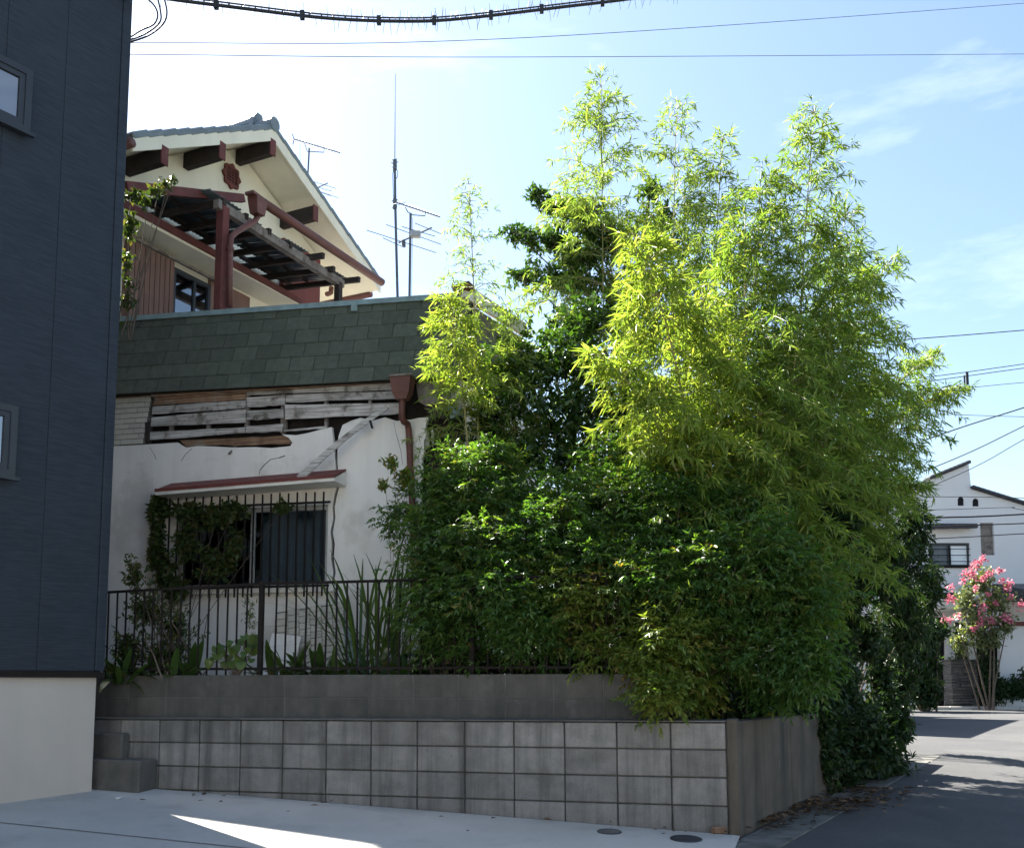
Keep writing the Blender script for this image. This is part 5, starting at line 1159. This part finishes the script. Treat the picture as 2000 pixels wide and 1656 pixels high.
# ------------------------------------------------------------------ far plants
cmx = at(1925, 1378, 25.0)
cmy = clumps('crape myrtle with pink blossom in front of the far house', 'tree', 'crape_myrtle', (cmx.x, 25.0, gz(cmx.x, 25)), [C(1915, 1130, 25, 35, 32, 100), C(1890, 1170, 25, 34, 34, 100), C(1945, 1170, 25, 40, 34, 110), C(1905, 1215, 25, 45, 34, 120), C(1960, 1215, 25, 30, 26, 70), C(1880, 1250, 25, 30, 22, 70), C(1925, 1245, 25, 40, 22, 100)], X['myrtle'], 90, leaf=.12, lw=.5, twig=.34, per=6, trunk=.03, stems=1)
gpt = npr(91); P, D, U = [], [], []
for (px, py, r) in [(1920, 1092, 11), (1905, 1103, 11), (1912, 1098, 8), (1890, 1120, 10), (1899, 1126, 12), (1880, 1132, 9), (1898, 1116, 8), (1856, 1145, 8), (1857, 1172, 10), (1853, 1166, 7), (1933, 1120, 11), (1921, 1130, 9), (1953, 1114, 10), (1958, 1133, 8), (1972, 1140, 9), (1969, 1148, 8), (1846, 1212, 9), (1853, 1211, 7), (1873, 1204, 6), (1920, 1186, 12), (1938, 1212, 12), (1964, 1206, 12), (1972, 1213, 8), (1995, 1182, 12), (1918, 1206, 7), (1903, 1228, 6), (1912, 1218, 7), (1975, 1165, 6), (1945, 1178, 6), (1930, 1160, 6), (1905, 1150, 6)]:
    c = np.array(at(px, py, 24.7)) - np.array(cmy.location)
    for k in range(int(r * 3.4)): P.append(c + gpt.normal(size=3) * px2m(r, 25) * .36); D.append(gpt.normal(size=3)); U.append(gpt.normal(size=3))
leafmesh('blossom', P, D, U, .075, .065, X['petal'], cmy, gpt)
clumps('rounded clipped bush right behind the slate gate pillar', 'shrub', 'clipped_bush', (at(1880, 1378, 26).x, 26, GB), [C(1880, 1275, 26, 26, 14, 40), C(1905, 1270, 26, 20, 12, 26), C(1868, 1250, 26, 16, 14, 16)], X['myrtle'], 92, leaf=.10, lw=.5, twig=.2, per=9, stems=2, trunk=.015)
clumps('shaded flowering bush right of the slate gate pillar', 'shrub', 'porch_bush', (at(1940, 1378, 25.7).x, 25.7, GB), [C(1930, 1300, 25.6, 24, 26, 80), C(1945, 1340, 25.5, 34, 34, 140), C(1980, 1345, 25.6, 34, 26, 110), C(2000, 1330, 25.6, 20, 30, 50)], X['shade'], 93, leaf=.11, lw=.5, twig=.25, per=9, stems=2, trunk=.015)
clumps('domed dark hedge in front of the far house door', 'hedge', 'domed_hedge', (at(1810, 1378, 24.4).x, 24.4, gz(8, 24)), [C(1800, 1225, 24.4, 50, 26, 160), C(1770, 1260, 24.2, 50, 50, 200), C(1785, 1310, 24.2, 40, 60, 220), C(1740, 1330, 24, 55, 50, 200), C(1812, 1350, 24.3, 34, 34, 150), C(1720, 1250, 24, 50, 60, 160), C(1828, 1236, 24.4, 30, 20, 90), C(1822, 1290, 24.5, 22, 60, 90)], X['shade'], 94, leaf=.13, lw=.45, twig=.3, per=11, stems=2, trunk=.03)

# ------------------------------------------------------------------ litter
def scatter(name, label, spots, n, sd, size, m):
    g = npr(sd); P, D, U = [], [], []
    for k in range(n):
        px, py, sx, sy = spots[k % len(spots)]; p = onpad(px + g.normal() * sx, min(1700, py + abs(g.normal()) * sy)); P.append(np.array([p.x, p.y, gz(p.x, p.y) + .022 + .012 * g.random()]))
        a = g.random() * 6.28; D.append(np.array([math.cos(a), math.sin(a), .15])); U.append(np.array([0, 0, 1]) + g.normal(size=3) * .3)
    Ls = size * (.6 + .8 * g.random(n)); tag(leafmesh(name, P, D, U, Ls, Ls * .4, m, None, g), label, 'litter', kind='stuff')
scatter('leaf_litter', 'dry brown leaves drifted along the gutter and road edge', [(1590, 1570, 40, 10), (1640, 1560, 60, 14), (1500, 1590, 40, 16), (1690, 1540, 40, 14)], 700, 95, .07, X['litter'])
scatter('pad_litter', 'few dry leaves on the pale concrete pad', [(1330, 1605, 50, 14), (1180, 1600, 120, 20), (400, 1545, 60, 12), (700, 1560, 200, 30)], 44, 96, .06, X['litter'])
for i, (px, py, w, d, h, m, lb) in enumerate([(1410, 1626, .16, .05, .045, 'boardbrown', 'brown stick like lump lying at the wall corner'), (235, 1497, .09, .05, .012, 'farwall', 'white scrap of paper on the lower step'), (425, 1538, .07, .04, .02, 'farwall', 'white pebble of rubble at the foot of the wall'),
                                            (300, 1527, .09, .06, .04, 'patina', 'small grey blue rubbish piece beside the steps'), (232, 1560, .06, .03, .015, 'farwall', 'white chip lying on the pad by the dark building')]):
    p = onpad(px, py) if py > 1500 else None
    z = gz(p.x, p.y) + .01 + h / 2 if p else .42
    if p is None: q = FW.world(-5.45, -.42, 0); p = Vector((q.x, q.y, 0)); z = .417
    o = piece('rubble_piece', (w, d, h), (p.x, p.y, z), X[m], None, rot=(0, 0, .5 + i), c=.006); tag(o, lb, 'rubble')

# ------------------------------------------------------------------ unseen houses added behind the viewer to bounce sunlight into the scene
for k, (x0, x1, y, h, cw, lb) in enumerate([(-9.5, 1.5, -8.5, 6.2, 'cream', 'cream two storey house added behind the viewer to bounce sun towards the ruined house'), (3.5, 13.5, -7.0, 6.0, 'farwall', 'white two storey house added behind the viewer to bounce sun towards the bamboo')]):
    o = empty('unseen_fill_house', ((x0 + x1) / 2, y, gz(0, y))); tag(o, lb, 'house'); w = (x1 - x0) / 2
    rects = [(-w + 1.2 + 2.6 * i, -w + 2.9 + 2.6 * i, z, z + 1.2) for i in range(4) for z in (1.1, 3.9) if -w + 2.9 + 2.6 * i < w - .4]
    MB().prism([(-w, -.4), (w, -.4), (w, h), (-w, h)], -.2, 0, [[(a, c), (b, c), (b, d), (a, d)] for a, b, c, d in rects]).build('front_wall', X[cw], o)
    MB().box(-w, w, -7, -.21, -.4, h - .01).build('rear_block', X[cw], o)
    for a, b, c, d in rects:
        f = MB().prism([(a, c), (b, c), (b, d), (a, d)], -.12, -.04, [[(a + .05, c + .05), (b - .05, c + .05), (b - .05, d - .05), (a + .05, d - .05)]]).build('window', X['alu'], o)
        MB().box(a + .05, b - .05, -.09, -.08, c + .05, d - .05).build('pane', X['glassblue'], f)
    MB().hexa([(-w - .4, .5, h), (w + .4, .5, h), (w + .4, -3.5, h + 1.7), (-w - .4, -3.5, h + 1.7)], [(-w - .4, .5, h + .12), (w + .4, .5, h + .12), (w + .4, -3.5, h + 1.82), (-w - .4, -3.5, h + 1.82)]).build('roof_slope', X['rooftile'], o)
    MB().hexa([(-w - .4, -7.5, h), (w + .4, -7.5, h), (w + .4, -3.5, h + 1.7), (-w - .4, -3.5, h + 1.7)], [(-w - .4, -7.5, h + .12), (w + .4, -7.5, h + .12), (w + .4, -3.5, h + 1.82), (-w - .4, -3.5, h + 1.82)]).build('roof_slope', X['rooftile'], o)
